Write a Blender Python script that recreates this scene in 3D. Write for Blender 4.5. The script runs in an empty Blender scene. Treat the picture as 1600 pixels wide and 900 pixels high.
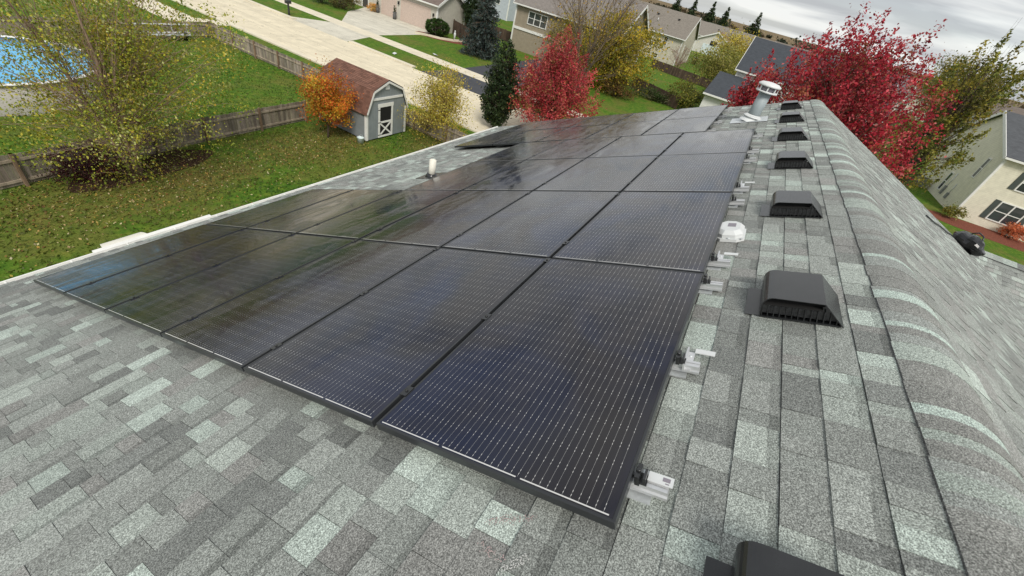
import bpy, math, random
import numpy as np
from mathutils import Vector, Matrix
random.seed(7)
RNG = np.random.default_rng(11)
SC = bpy.context.scene
COL = SC.collection
R = math.radians

# ------------------------------------------------------------------ camera
CAM_ROT = ((0.49668810, -0.45490591, 0.73916273),
           (-0.84123227, -0.46192146, 0.28099259),
           (0.21360994, -0.76137322, -0.61211242))      # columns: right, down, forward
CAM_POS = (-0.73, 0.25, 9.70)
cd = bpy.data.cameras.new('camera')
cam = bpy.data.objects.new('camera', cd); COL.objects.link(cam)
m = Matrix([[CAM_ROT[i][0], -CAM_ROT[i][1], -CAM_ROT[i][2], CAM_POS[i]] for i in range(3)] + [[0, 0, 0, 1]])
cam.matrix_world = m
cd.sensor_width = 36; cd.lens = 36 * 642.44 / 1600; cd.clip_start = 0.02; cd.clip_end = 9000
SC.camera = cam

# ------------------------------------------------------------------ sky, sun, exposure
SUN_EL, SUN_AZ = R(48), R(215)        # azimuth of the sun measured from +X towards +Y
w = bpy.data.worlds.new('World'); SC.world = w; w.use_nodes = True
nt = w.node_tree; nt.nodes.clear()
N = nt.nodes.new; L = nt.links.new
out = N('ShaderNodeOutputWorld'); bg = N('ShaderNodeBackground'); bg.inputs[1].default_value = 0.115
sky = N('ShaderNodeTexSky'); sky.sky_type = 'NISHITA'; sky.sun_disc = False
sky.sun_elevation = SUN_EL; sky.sun_rotation = math.pi / 2 - SUN_AZ
tc = N('ShaderNodeTexCoord'); sep = N('ShaderNodeSeparateXYZ'); L(tc.outputs['Generated'], sep.inputs[0])
mz = N('ShaderNodeMath'); mz.operation = 'MAXIMUM'; L(sep.outputs[2], mz.inputs[0]); mz.inputs[1].default_value = 0.0
ma = N('ShaderNodeMath'); ma.operation = 'ADD'; L(mz.outputs[0], ma.inputs[0]); ma.inputs[1].default_value = 0.20
dx = N('ShaderNodeMath'); dx.operation = 'DIVIDE'; L(sep.outputs[0], dx.inputs[0]); L(ma.outputs[0], dx.inputs[1])
dy = N('ShaderNodeMath'); dy.operation = 'DIVIDE'; L(sep.outputs[1], dy.inputs[0]); L(ma.outputs[0], dy.inputs[1])
cb = N('ShaderNodeCombineXYZ'); L(dx.outputs[0], cb.inputs[0]); L(dy.outputs[0], cb.inputs[1])
mp = N('ShaderNodeMapping'); mp.inputs['Rotation'].default_value = (0, 0, R(-8)); mp.inputs['Scale'].default_value = (1.25, 0.5, 1); L(cb.outputs[0], mp.inputs[0])
n1 = N('ShaderNodeTexNoise'); n1.inputs['Scale'].default_value = 1.6; n1.inputs['Detail'].default_value = 5; n1.inputs['Roughness'].default_value = 0.47
n1.inputs['Distortion'].default_value = 0.6; L(mp.outputs[0], n1.inputs[0])
rp = N('ShaderNodeValToRGB'); L(n1.outputs[0], rp.inputs[0])
e = rp.color_ramp.elements; e[0].position = 0.40; e[0].color = (2.25, 2.33, 2.44, 1); e[1].position = 0.61; e[1].color = (4.1, 4.15, 4.07, 1)
x = rp.color_ramp.elements.new(0.49); x.color = (3.0, 3.09, 3.15, 1)
n2 = N('ShaderNodeTexNoise'); n2.inputs['Scale'].default_value = 0.8; n2.inputs['Detail'].default_value = 4; L(mp.outputs[0], n2.inputs[0])
r2 = N('ShaderNodeValToRGB'); L(n2.outputs[0], r2.inputs[0]); r2.color_ramp.elements[0].position = 0.3; r2.color_ramp.elements[0].color = (.78, .78, .78, 1)
r2.color_ramp.elements[1].position = 0.5; r2.color_ramp.elements[1].color = (.97, .97, .97, 1)
mx = N('ShaderNodeMix'); mx.data_type = 'RGBA'; L(r2.outputs[0], mx.inputs[0]); L(sky.outputs[0], mx.inputs[6]); L(rp.outputs[0], mx.inputs[7])
L(mx.outputs[2], bg.inputs[0]); L(bg.outputs[0], out.inputs[0])
sl = bpy.data.lights.new('sun', 'SUN'); sl.energy = 1.5; sl.angle = R(18); sl.color = (1, .95, .87)
so = bpy.data.objects.new('sun', sl); COL.objects.link(so)
sd = Vector((math.cos(SUN_EL) * math.cos(SUN_AZ), math.cos(SUN_EL) * math.sin(SUN_AZ), math.sin(SUN_EL)))
so.rotation_euler = sd.to_track_quat('Z', 'Y').to_euler(); so.location = (0, 0, 60)
vs = SC.view_settings; vs.view_transform = 'Standard'; vs.look = 'None'; vs.exposure = 0.95; vs.gamma = 1; vs.use_curve_mapping = False
SC.cycles.max_bounces = 6

# ------------------------------------------------------------------ mesh helpers
class MB:
    def __init__(s): s.v = []; s.f = []; s.c = []; s.uv = []; s.sm = []
    def face(s, pts, col=(1, 1, 1), uv=None, smooth=False):
        b = len(s.v); s.v += [tuple(p) for p in pts]; s.f.append(tuple(range(b, b + len(pts)))); s.c.append(col)
        s.uv.append(uv); s.sm.append(smooth)
    def box(s, c, d, col=(1, 1, 1), M=None):
        x, y, z = d[0] / 2, d[1] / 2, d[2] / 2
        P = [Vector((sx * x, sy * y, sz * z)) for sz in (-1, 1) for sy in (-1, 1) for sx in (-1, 1)]
        if M is not None: P = [M @ p for p in P]
        P = [p + Vector(c) for p in P]; b = len(s.v); s.v += [tuple(p) for p in P]
        for q in ((0, 2, 3, 1), (4, 5, 7, 6), (0, 1, 5, 4), (2, 6, 7, 3), (0, 4, 6, 2), (1, 3, 7, 5)):
            s.f.append(tuple(b + i for i in q)); s.c.append(col); s.uv.append(None); s.sm.append(False)
        return s
    def bx(s, x0, x1, y0, y1, z0, z1, col=(1, 1, 1)):
        return s.box(((x0 + x1) / 2, (y0 + y1) / 2, (z0 + z1) / 2), (abs(x1 - x0), abs(y1 - y0), abs(z1 - z0)), col)
    def prism(s, poly, ax, a, b_, col=(1, 1, 1), smooth=False):
        """poly: 2D outline, extruded along axis ax from a to b_; the two other axes keep their order"""
        def p3(p, t):
            q = [0, 0, 0]; o = [i for i in range(3) if i != ax]; q[o[0]], q[o[1]] = p; q[ax] = t; return tuple(q)
        n = len(poly); b = len(s.v); s.v += [p3(p, a) for p in poly] + [p3(p, b_) for p in poly]
        s.f.append(tuple(b + i for i in range(n))); s.f.append(tuple(b + n + i for i in reversed(range(n))))
        s.c += [col, col]; s.uv += [None, None]; s.sm += [False, False]
        for i in range(n):
            j = (i + 1) % n; s.f.append((b + j, b + i, b + n + i, b + n + j)); s.c.append(col); s.uv.append(None); s.sm.append(smooth)
        return s
    def tube(s, path, rad, k=6, col=(1, 1, 1), cap=True):
        path = [Vector(p) for p in path]; b = len(s.v); n = len(path)
        for i, p in enumerate(path):
            d = (path[min(i + 1, n - 1)] - path[max(i - 1, 0)])
            d = d.normalized() if d.length > 1e-9 else Vector((0, 0, 1))
            u = d.cross(Vector((0.31, 0.2, 0.93))); 
            if u.length < 1e-3: u = d.cross(Vector((1, 0, 0)))
            u.normalize(); v = d.cross(u); r = rad[i] if hasattr(rad, '__len__') else rad
            for j in range(k):
                a = 2 * math.pi * j / k; s.v.append(tuple(p + (u * math.cos(a) + v * math.sin(a)) * r))
        for i in range(n - 1):
            for j in range(k):
                s.f.append((b + i * k + j, b + i * k + (j + 1) % k, b + (i + 1) * k + (j + 1) % k, b + (i + 1) * k + j))
                s.c.append(col); s.uv.append(None); s.sm.append(True)
        if cap:
            for q in (tuple(b + j for j in reversed(range(k))), tuple(b + (n - 1) * k + j for j in range(k))):
                s.f.append(q); s.c.append(col); s.uv.append(None); s.sm.append(False)
        return s
    def lathe(s, c, prof, k=20, col=(1, 1, 1), M=None, caps=True):
        b = len(s.v); n = len(prof); M = M or Matrix.Identity(3)
        for r, z in prof:
            for j in range(k):
                a = 2 * math.pi * j / k; s.v.append(tuple(Vector(c) + M @ Vector((r * math.cos(a), r * math.sin(a), z))))
        for i in range(n - 1):
            for j in range(k):
                s.f.append((b + i * k + j, b + i * k + (j + 1) % k, b + (i + 1) * k + (j + 1) % k, b + (i + 1) * k + j))
                s.c.append(col); s.uv.append(None); s.sm.append(True)
        for q, r in ((tuple(b + j for j in reversed(range(k))), prof[0][0]), (tuple(b + (n - 1) * k + j for j in range(k)), prof[-1][0])):
            if caps and r > 1e-4: s.f.append(q); s.c.append(col); s.uv.append(None); s.sm.append(False)
        return s
    def build(s, name, mat, parent=None, loc=None):
        me = bpy.data.meshes.new(name); me.from_pydata(s.v, [], s.f)
        ln = np.array([len(f) for f in s.f]); c = np.array([(*q, 1.0) for q in s.c], dtype=np.float32)
        at = me.color_attributes.new('Col', 'FLOAT_COLOR', 'CORNER'); at.data.foreach_set('color', np.repeat(c, ln, axis=0).ravel())
        if any(u is not None for u in s.uv):
            l = me.uv_layers.new(name='UVMap'); fl = []
            for f, u in zip(s.f, s.uv): fl += (u if u is not None else [(0, 0)] * len(f))
            l.data.foreach_set('uv', np.array(fl, dtype=np.float32).ravel())
        if any(s.sm): me.polygons.foreach_set('use_smooth', np.array(s.sm, dtype=bool))
        me.materials.append(mat); me.update()
        return link(name, me, parent, loc)

def link(name, me, parent=None, loc=None):
    o = bpy.data.objects.new(name, me); COL.objects.link(o)
    if parent is not None: o.parent = parent
    if loc is not None: o.location = loc
    return o
def tag(o, label, cat, group=None):
    o['label'] = label; o['category'] = cat
    if group: o['group'] = group
    return o
def thing(name, label, cat, loc=(0, 0, 0), rot=(0, 0, 0), group=None):
    o = link(name, None); o.location = loc; o.rotation_euler = rot; o.empty_display_size = .2
    return tag(o, label, cat, group)
def struct(o, kind='structure'): o['kind'] = kind; return o
def dup(root, loc, label):
    r = root.copy(); COL.objects.link(r); r.location = loc; r['label'] = label
    for ch in list(root.children):
        c = ch.copy(); COL.objects.link(c); c.parent = r
        for g in list(ch.children):
            d = g.copy(); COL.objects.link(d); d.parent = c
    return r
def cloud_mesh(name, V, F4, C, mat, parent=None):
    """numpy quads with a colour per quad"""
    me = bpy.data.meshes.new(name); n = len(F4)
    me.vertices.add(len(V)); me.vertices.foreach_set('co', np.asarray(V, np.float32).ravel())
    k = F4.shape[1]; me.loops.add(n * k); me.polygons.add(n)
    me.loops.foreach_set('vertex_index', F4.astype(np.int32).ravel())
    me.polygons.foreach_set('loop_start', np.arange(0, n * k, k, dtype=np.int32))
    me.update(calc_edges=True)
    at = me.color_attributes.new('Col', 'FLOAT_COLOR', 'CORNER')
    cc = np.concatenate([C, np.ones((n, 1))], 1).astype(np.float32); at.data.foreach_set('color', np.repeat(cc, k, axis=0).ravel())
    me.materials.append(mat); return link(name, me, parent)

# ------------------------------------------------------------------ materials
class NT:
    def __init__(s, name):
        s.m = bpy.data.materials.new(name); s.m.use_nodes = True; s.t = s.m.node_tree; s.t.nodes.clear()
        s.out = s.n('ShaderNodeOutputMaterial'); s.p = s.n('ShaderNodeBsdfPrincipled'); s.l(s.p.outputs[0], s.out.inputs[0])
    def n(s, t, **k):
        o = s.t.nodes.new(t)
        for a, b in k.items(): setattr(o, a, b)
        return o
    def l(s, a, b): s.t.links.new(a, b)
    def put(s, sock, v):
        if hasattr(v, 'is_linked') or isinstance(v, bpy.types.NodeSocket): s.l(v, sock)
        elif isinstance(v, (tuple, list)) and len(v) == 3 and sock.type == 'RGBA': sock.default_value = (*v, 1)
        else: sock.default_value = v
    def math(s, op, a, b=0.0, c=0.0, clamp=False):
        o = s.n('ShaderNodeMath', operation=op, use_clamp=clamp)
        for i, v in enumerate((a, b, c)): s.put(o.inputs[i], v)
        return o.outputs[0]
    def mix(s, f, a, b, mode='MIX'):
        o = s.n('ShaderNodeMix', data_type='RGBA', blend_type=mode); s.put(o.inputs[0], f); s.put(o.inputs[6], a); s.put(o.inputs[7], b); return o.outputs[2]
    def pos(s): return s.n('ShaderNodeNewGeometry').outputs['Position']
    def obj(s): return s.n('ShaderNodeTexCoord').outputs['Object']
    def noise(s, co, sc, det=3, rough=.5, scale3=None, dist=0.0):
        if scale3 is not None:
            mpn = s.n('ShaderNodeMapping'); s.l(co, mpn.inputs[0]); mpn.inputs['Scale'].default_value = scale3; co = mpn.outputs[0]
        o = s.n('ShaderNodeTexNoise'); s.l(co, o.inputs['Vector']); o.inputs['Scale'].default_value = sc
        o.inputs['Detail'].default_value = det; o.inputs['Roughness'].default_value = rough; o.inputs['Distortion'].default_value = dist
        return o.outputs[0]
    def ramp(s, f, pts):
        o = s.n('ShaderNodeValToRGB'); s.l(f, o.inputs[0]); el = o.color_ramp.elements
        for i, (p, c) in enumerate(pts):
            c = (c, c, c) if not isinstance(c, tuple) else c
            if i < 2: el[i].position = p; el[i].color = (*c, 1)
            else: q = el.new(p); q.color = (*c, 1)
        return o.outputs[0]
    def rng(s, f, a, b, c, d):
        o = s.n('ShaderNodeMapRange'); s.l(f, o.inputs[0])
        for i, v in enumerate((a, b, c, d)): o.inputs[i + 1].default_value = v
        return o.outputs[0]
    def bump(s, h, st=.3, d=.01):
        o = s.n('ShaderNodeBump'); s.l(h, o.inputs['Height']); o.inputs['Strength'].default_value = st; o.inputs['Distance'].default_value = d; s.l(o.outputs[0], s.p.inputs['Normal'])
    def col(s): return s.n('ShaderNodeAttribute', attribute_name='Col').outputs['Color']
    def set(s, base=None, rough=None, metal=None, spec=None):
        for k, v in (('Base Color', base), ('Roughness', rough), ('Metallic', metal), ('Specular IOR Level', spec)):
            if v is not None: s.put(s.p.inputs[k], v)
        return s.m

def plain(name, c, rough=.6, metal=0.0, spec=.5, var=.12, sc=6.0):
    t = NT(name); n = t.noise(t.obj(), sc, 4, .6)
    f = t.rng(n, .3, .7, 1 - var, 1 + var)
    return t.set(t.mix(1.0, c, f, 'MULTIPLY'), rough, metal, spec)

def mat_shingle():
    t = NT('asphalt_shingles'); c = t.col(); co = t.obj()
    g = t.noise(co, 210, 2, .8); g2 = t.noise(co, 75, 3, .7); big = t.noise(co, 1.1, 3, .5)
    f = t.ramp(g, [(.36, .40), (.50, .92), (.66, 1.85)]); f2 = t.rng(g2, .3, .7, .78, 1.22); fb = t.rng(big, .3, .7, .92, 1.08)
    k = t.math('MULTIPLY', t.math('MULTIPLY', f, f2), fb)
    base = t.mix(1.0, c, k, 'MULTIPLY')
    t.bump(g, .5, .003)
    return t.set(base, .92, 0, .25)
def mat_cells():
    t = NT('solar_glass'); uvn = t.n('ShaderNodeUVMap'); sp = t.n('ShaderNodeSeparateXYZ'); t.l(uvn.outputs[0], sp.inputs[0]); u, v = sp.outputs[0], sp.outputs[1]
    p = 0.0281
    d = t.math('MULTIPLY', t.math('ABSOLUTE', t.math('SUBTRACT', t.math('FRACT', t.math('DIVIDE', u, p)), .5)), p)
    inu = t.math('MULTIPLY', t.math('GREATER_THAN', u, .024), t.math('LESS_THAN', u, 1.016))
    inv = t.math('MULTIPLY', t.math('GREATER_THAN', v, .021), t.math('LESS_THAN', v, 1.731))
    ins = t.math('MULTIPLY', inu, inv)
    line = t.math('MULTIPLY', t.math('LESS_THAN', d, .00042), ins)
    dv = t.math('MULTIPLY', t.math('ABSOLUTE', t.math('SUBTRACT', t.math('FRACT', t.math('DIVIDE', v, .083)), .5)), .083)
    dot = t.math('MULTIPLY', t.math('MULTIPLY', t.math('LESS_THAN', d, .00085), t.math('LESS_THAN', t.math('ABSOLUTE', t.math('SUBTRACT', dv, .008)), .0035)), ins)
    rb = t.math('ADD', t.math('LESS_THAN', t.math('ABSOLUTE', t.math('SUBTRACT', v, .0185)), .0024), t.math('LESS_THAN', t.math('ABSOLUTE', t.math('SUBTRACT', v, 1.7335)), .0024))
    seg = t.math('LESS_THAN', t.math('ABSOLUTE', t.math('SUBTRACT', t.math('FRACT', t.math('DIVIDE', t.math('SUBTRACT', u, .0), .3467)), .5)), .474)
    rb = t.math('MULTIPLY', t.math('MULTIPLY', rb, seg), inu)
    po = t.pos()
    tint = t.noise(po, 1.3, 3, .5, None, .8)
    cell = t.ramp(tint, [(.38, (.004, .009, .034)), (.56, (.008, .008, .015)), (.7, (.012, .010, .012))])
    # dust film: irregular streaks left by rain along the slope
    du = t.noise(po, 2.2, 5, .6, (.7, 2.2, 2.2), 1.1); du2 = t.noise(po, .8, 2, .5)
    film = t.math('ADD', t.math('MULTIPLY', t.rng(du, .44, .60, 0, 1), .034), t.math('MULTIPLY', t.rng(du2, .42, .58, 0, 1), .014))
    sw = t.noise(po, 1.7, 2, .4, (.5, 2.6, 2.6), 2.4); swm = t.math('LESS_THAN', t.math('ABSOLUTE', t.math('SUBTRACT', sw, .5)), .016)
    sx_ = t.n('ShaderNodeSeparateXYZ'); t.l(po, sx_.inputs[0]); film = t.math('MULTIPLY', film, t.rng(sx_.outputs[0], .6, 3.4, .55, 1.55))
    film = t.math('MULTIPLY', film, t.math('SUBTRACT', 1, t.math('MULTIPLY', swm, .8)))
    base = t.mix(film, cell, (.46, .385, .325))
    metal = t.math('ADD', t.math('MULTIPLY', line, .5), t.math('MAXIMUM', dot, rb), 0, True)
    base = t.mix(metal, base, (.62, .62, .60))
    speck = t.noise(po, 55, 1, .5); base = t.mix(t.math('MULTIPLY', t.math('GREATER_THAN', speck, .84), .5), base, (.6, .58, .52))
    t.set(base, t.rng(du, .42, .6, .07, .20), 0, .5); t.put(t.p.inputs['IOR'], 1.5); t.put(t.p.inputs['Sheen Weight'], .32); t.put(t.p.inputs['Sheen Roughness'], .17); t.put(t.p.inputs['Sheen Tint'], (1.0, .93, .86))
    return t.m
def mat_leaf():
    t = NT('leaves'); c = t.col()
    t.set(c, .55, 0, .3); tr = t.n('ShaderNodeBsdfTranslucent'); t.l(c, tr.inputs[0]); ms = t.n('ShaderNodeMixShader'); ms.inputs[0].default_value = .35
    t.l(t.p.outputs[0], ms.inputs[1]); t.l(tr.outputs[0], ms.inputs[2]); t.l(ms.outputs[0], t.out.inputs[0]); return t.m
def mat_siding(name, c, lap=.12):
    t = NT(name); sp = t.n('ShaderNodeSeparateXYZ'); t.l(t.pos(), sp.inputs[0]); fr = t.math('FRACT', t.math('DIVIDE', sp.outputs[2], lap))
    lin = t.math('LESS_THAN', fr, .1); n = t.noise(t.pos(), 2.5, 4, .6); f = t.rng(n, .3, .7, .9, 1.08)
    b = t.mix(1.0, c, f, 'MULTIPLY'); b = t.mix(t.math('MULTIPLY', lin, .28), b, (c[0] * .4, c[1] * .4, c[2] * .4)); t.bump(fr, .5, .012)
    return t.set(b, .6, 0, .3)
def mat_roof(name, c, course=.14):
    t = NT(name); po = t.pos(); n = t.noise(po, 2.2, 4, .6, (1, 1, 5)); n2 = t.noise(po, 30, 2, .6); sp = t.n('ShaderNodeSeparateXYZ'); t.l(po, sp.inputs[0])
    fr = t.math('LESS_THAN', t.math('FRACT', t.math('DIVIDE', sp.outputs[2], course * .42)), .15)
    f = t.math('MULTIPLY', t.rng(n, .3, .7, .82, 1.18), t.rng(n2, .3, .7, .82, 1.18)); f = t.math('MULTIPLY', f, t.math('SUBTRACT', 1, t.math('MULTIPLY', fr, .18)))
    return t.set(t.mix(1.0, c, f, 'MULTIPLY'), .9, 0, .2)
def mat_wood(name, c):
    t = NT(name); po = t.pos(); n = t.noise(po, 7, 4, .6, (1, 1, .12)); n2 = t.noise(po, 40, 3, .6, (1, 1, .08)); n3 = t.noise(po, 1.2, 3, .5)
    f = t.math('MULTIPLY', t.math('MULTIPLY', t.rng(n, .3, .7, .65, 1.3), t.rng(n2, .3, .7, .8, 1.15)), t.rng(n3, .3, .7, .8, 1.2))
    return t.set(t.mix(1.0, c, t.mix(1.0, t.col(), f, 'MULTIPLY'), 'MULTIPLY'), .85, 0, .2)
def mat_ground():
    t = NT('lawn'); po = t.pos()
    n1 = t.noise(po, .35, 4, .6); n2 = t.noise(po, 2.6, 5, .65); n3 = t.noise(po, 17, 4, .7); n4 = t.noise(po, 60, 2, .6)
    g = t.ramp(n2, [(.34, (.040, .100, .012)), (.52, (.078, .150, .016)), (.68, (.145, .185, .026))])
    dry = t.ramp(n3, [(.35, (.11, .095, .025)), (.65, (.20, .16, .05))])
    g = t.mix(t.rng(n1, .48, .62, 0, .5), g, dry)
    # fallen-leaf / worn belt under the trees by the fence, fading outwards with a broken edge
    sp = t.n('ShaderNodeSeparateXYZ'); t.l(po, sp.inputs[0]); x, y = sp.outputs[0], sp.outputs[1]
    def blob(cx, cy, rx, ry):
        a = t.math('DIVIDE', t.math('SUBTRACT', x, cx), rx); b = t.math('DIVIDE', t.math('SUBTRACT', y, cy), ry)
        return t.math('SUBTRACT', 1, t.math('SQRT', t.math('ADD', t.math('MULTIPLY', a, a), t.math('MULTIPLY', b, b))))
    bl = t.math('MAXIMUM', t.math('MAXIMUM', blob(5.6, 18.3, 5.6, 2.6), blob(13.6, 18.6, 4.2, 2.6)), blob(19.5, 14.5, 3.5, 3.0))
    bm = t.math('MULTIPLY', t.rng(bl, 0, .45, 0, 1), t.rng(n2, .3, .62, .25, 1))
    litter = t.ramp(n3, [(.35, (.085, .055, .02)), (.5, (.15, .105, .036)), (.65, (.23, .165, .055))])
    g = t.mix(t.math('MULTIPLY', bm, .65), g, litter)
    # farmland far off
    dist = t.math('SQRT', t.math('ADD', t.math('MULTIPLY', x, x), t.math('MULTIPLY', y, y)))
    fld = t.noise(po, .006, 3, .5, (1, 3, 1)); fc = t.ramp(fld, [(.4, (.13, .095, .055)), (.55, (.21, .155, .085)), (.65, (.10, .095, .045))])
    g = t.mix(t.rng(dist, 210, 300, 0, 1), g, fc)
    f = t.math('MULTIPLY', t.rng(n4, .3, .7, .72, 1.3), t.rng(n3, .3, .7, .8, 1.2)); t.bump(n4, .5, .03)
    return t.set(t.mix(1.0, g, f, 'MULTIPLY'), .95, 0, .1)
def mat_concrete(name, c, track=0.0, joints=None):
    t = NT(name); po = t.pos(); n = t.noise(po, .8, 5, .6); n2 = t.noise(po, 14, 4, .7); st = t.noise(po, .9, 4, .6, (1.6, .06, 1)); cr = t.noise(po, .55, 3, .5, None, 1.5)
    f = t.math('MULTIPLY', t.rng(n, .3, .7, .88, 1.08), t.rng(n2, .3, .7, .93, 1.06))
    if track: f = t.math('MULTIPLY', f, t.rng(st, .38, .62, 1 - track, 1 + track * .4)); f = t.math('MULTIPLY', f, t.math('SUBTRACT', 1, t.math('MULTIPLY', t.math('LESS_THAN', t.math('ABSOLUTE', t.math('SUBTRACT', cr, .5)), .004), .3)))
    if joints:
        sp = t.n('ShaderNodeSeparateXYZ'); t.l(po, sp.inputs[0]); wob = t.math('MULTIPLY', t.math('SUBTRACT', n2, .5), .05)
        for ax, (o_, st_) in zip((0, 1), joints):
            q = t.math('MULTIPLY', t.math('FRACT', t.math('DIVIDE', t.math('SUBTRACT', t.math('ADD', sp.outputs[ax], wob), o_), st_)), st_); f = t.math('MULTIPLY', f, t.math('SUBTRACT', 1, t.math('MULTIPLY', t.math('LESS_THAN', q, .05), .24)))
        oil = t.noise(po, .45, 4, .65); f = t.math('MULTIPLY', f, t.rng(oil, .58, .72, 1, .80))
    return t.set(t.mix(1.0, c, f, 'MULTIPLY'), .85, 0, .25)

M_SH = mat_shingle(); M_CELL = mat_cells(); M_LEAF = mat_leaf()
M_FRAME = plain('black_anodised', (.024, .026, .029), .30, 0, .55)
M_BLACK = plain('black_painted_steel', (.017, .018, .0195), .27, 0, .65, .2, 14)
M_DARK = plain('dark_void', (.006, .006, .006), .9)
M_ALU = plain('mill_aluminium', (.62, .63, .64), .36, .6, .5)
M_ZINC = plain('galvanised', (.60, .63, .64), .45, .5, .5, .2, 20)
M_GREYP = plain('grey_painted_flue', (.30, .345, .36), .5, 0, .4, .1)
M_WHITE = plain('white_plastic', (.62, .64, .64), .45, 0, .5, .05)
M_WTRIM = plain('white_trim', (.74, .74, .71), .55, 0, .4, .06)
M_CREAMP = plain('cream_pvc', (.72, .70, .62), .5, 0, .4, .05)
M_LABEL = plain('grey_printed_label', (.22, .20, .23), .5)
M_SCREEN = plain('insect_screen', (.22, .22, .22), .7, .2, .4, .5, 60)
M_CHALK = NT('spray_chalk'); M_CHALK = M_CHALK.set(M_CHALK.col(), .9)
M_GLASSW = plain('window_glass', (.035, .042, .048), .08, 0, .8, .4, .8)
M_BARK = mat_wood('bark', (.10, .075, .055)); M_BIRCH = mat_wood('pale_bark', (.33, .23, .17)); M_BARK2 = mat_wood('grey_bark', (.15, .115, .085))
M_FENCE = mat_wood('weathered_fence', (.27, .235, .195)); M_FENCED = mat_wood('dark_fence', (.10, .07, .055))
M_ROAD = mat_concrete('road_concrete', (.67, .60, .45), .09, ((24.3, 3.8), (1.2, 4.6))); M_WALK = mat_concrete('pavement_concrete', (.66, .60, .47)); M_DRIVE = mat_concrete('drive_concrete', (.58, .55, .46), .10, ((33.4, 3.2), (37.7, 2.9)))
M_ASPH = mat_concrete('asphalt', (.060, .063, .072)); M_GROUND = mat_ground()
M_MULCH = plain('bark_mulch', (.045, .026, .018), .95, 0, .1, .5, 30); M_MULCHR = plain('red_mulch', (.17, .060, .040), .95, 0, .1, .4, 9)
M_POOLW = plain('pool_wall', (.40, .38, .34), .6); M_WATER = NT('pool_water'); _n = M_WATER.noise(M_WATER.pos(), 2.2, 3); M_WATER.bump(_n, .05, .03)
M_WATER = M_WATER.set((.10, .46, .78), .06, 0, .5)

# ------------------------------------------------------------------ roof frame (s along the ridge, t down the slope, n out of it)
PITCH = R(23.2); CA, SA = math.cos(PITCH), math.sin(PITCH); ZOFF = 8.4798
NS = -0.10                                   # shingle surface below the glass of the panels
T_RIDGE, T_EAVE = -1.0, 7.16
S0, S1 = -5.2, 10.95
def RP(s, t, n): return Vector((s, t * CA + n * SA, -t * SA + n * CA + ZOFF))
ROT = (-PITCH, 0, 0)
RIDGE = RP(0, T_RIDGE, NS); RY, RZ = RIDGE.y, RIDGE.z

PAL = [((.205, .211, .203), 2.6), ((.260, .268, .255), 5), ((.290, .302, .286), 5), ((.270, .266, .256), 3), ((.345, .370, .345), 3), ((.42, .466, .432), 2.2)]
def shade(): 
    c = random.choices([p[0] for p in PAL], [p[1] for p in PAL])[0]; k = random.uniform(.88, 1.12); return (c[0] * k * .975, c[1] * k, c[2] * k * .985)
def shingle_field(P, s0, s1, t0, t1, exp=.143, lo=.075, hi=.245, bands=.38, even=0.0):
    """laminated shingles: every course a wedge with thicker tabs; P maps (s, t, n) to a point"""
    mb = MB(); nc = int(math.ceil((t1 - t0) / exp)); up = random.uniform(0, .05)
    for k in range(nc):
        ta, tb = t0 + k * exp, min(t0 + (k + 1) * exp, t1) ; s = s0; tab = bool(k % 2); prev = None
        jit = random.uniform(-.003, .003)
        while s < s1 - 1e-6:
            wd = random.uniform(lo, hi) if tab else random.uniform(lo * .6, hi * .75)
            e_ = min(s + wd, s1); hb = (.0066 if tab else .0034) + random.uniform(0, .0010); hu = .0005
            b_ = tb + jit + random.uniform(-.0012, .0012); c = shade(); c = tuple(q * (1 - even) + w_ * even for q, w_ in zip(c, (.285, .30, .283)))
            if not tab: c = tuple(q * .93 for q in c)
            g = .0007
            a1, a2 = P(s + g, ta, NS + hu), P(e_ - g, ta, NS + hu); q1, q2 = P(s + g, b_, NS + hb), P(e_ - g, b_, NS + hb)
            # printed shadow band along the upper part of some tabs
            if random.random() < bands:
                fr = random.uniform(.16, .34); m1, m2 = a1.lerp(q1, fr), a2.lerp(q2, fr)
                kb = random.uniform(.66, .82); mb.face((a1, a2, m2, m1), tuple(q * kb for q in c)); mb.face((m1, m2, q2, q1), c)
            else: mb.face((a1, a2, q2, q1), c)
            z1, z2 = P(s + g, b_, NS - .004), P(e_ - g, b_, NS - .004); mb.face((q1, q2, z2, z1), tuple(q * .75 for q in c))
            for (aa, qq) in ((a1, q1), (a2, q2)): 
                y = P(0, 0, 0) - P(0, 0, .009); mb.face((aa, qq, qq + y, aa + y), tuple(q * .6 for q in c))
            s = e_; tab = not tab if random.random() < .8 else tab
        # underlay sheet of the course
        mb.face((P(s0, ta, NS - .0035), P(s1, ta, NS - .0035), P(s1, tb + .004, NS - .0030), P(s0, tb + .004, NS - .0030)), (.12, .12, .12))
    return mb

# ------------------------------------------------------------------ setting: ground, road, paths
def flat(name, poly, z, mat, label=None):
    mb = MB(); mb.face([(x, y, z) for x, y in poly]); return struct(mb.build(name, mat))
mb = MB(); G = 4000
xs = [-G, -200, -40, 0, 20, 60, 120, 300, 900, G]; ys = [-G, -900, -200, -60, -20, 0, 20, 60, 200, 900, G]
for i in range(len(xs) - 1):
    for j in range(len(ys) - 1): mb.face([(xs[i], ys[j], 0), (xs[i + 1], ys[j], 0), (xs[i + 1], ys[j + 1], 0), (xs[i], ys[j + 1], 0)])
struct(mb.build('ground', M_GROUND))
flat('road', [(24.3, -60), (31.9, -60), (31.9, 140), (24.3, 140)], .006, M_ROAD)
mb = MB()
for x0, x1 in ((23.75, 24.3), (31.9, 32.45)): 
    for y in range(-60, 140, 4):
        if x0 > 30 and (36 < y + 2 < 45.5 or 20 < y + 2 < 27): continue
        mb.bx(x0, x1, y + .01, y + 3.99, -.1, .10)
struct(mb.build('kerb', M_WALK))
mb = MB()
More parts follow.
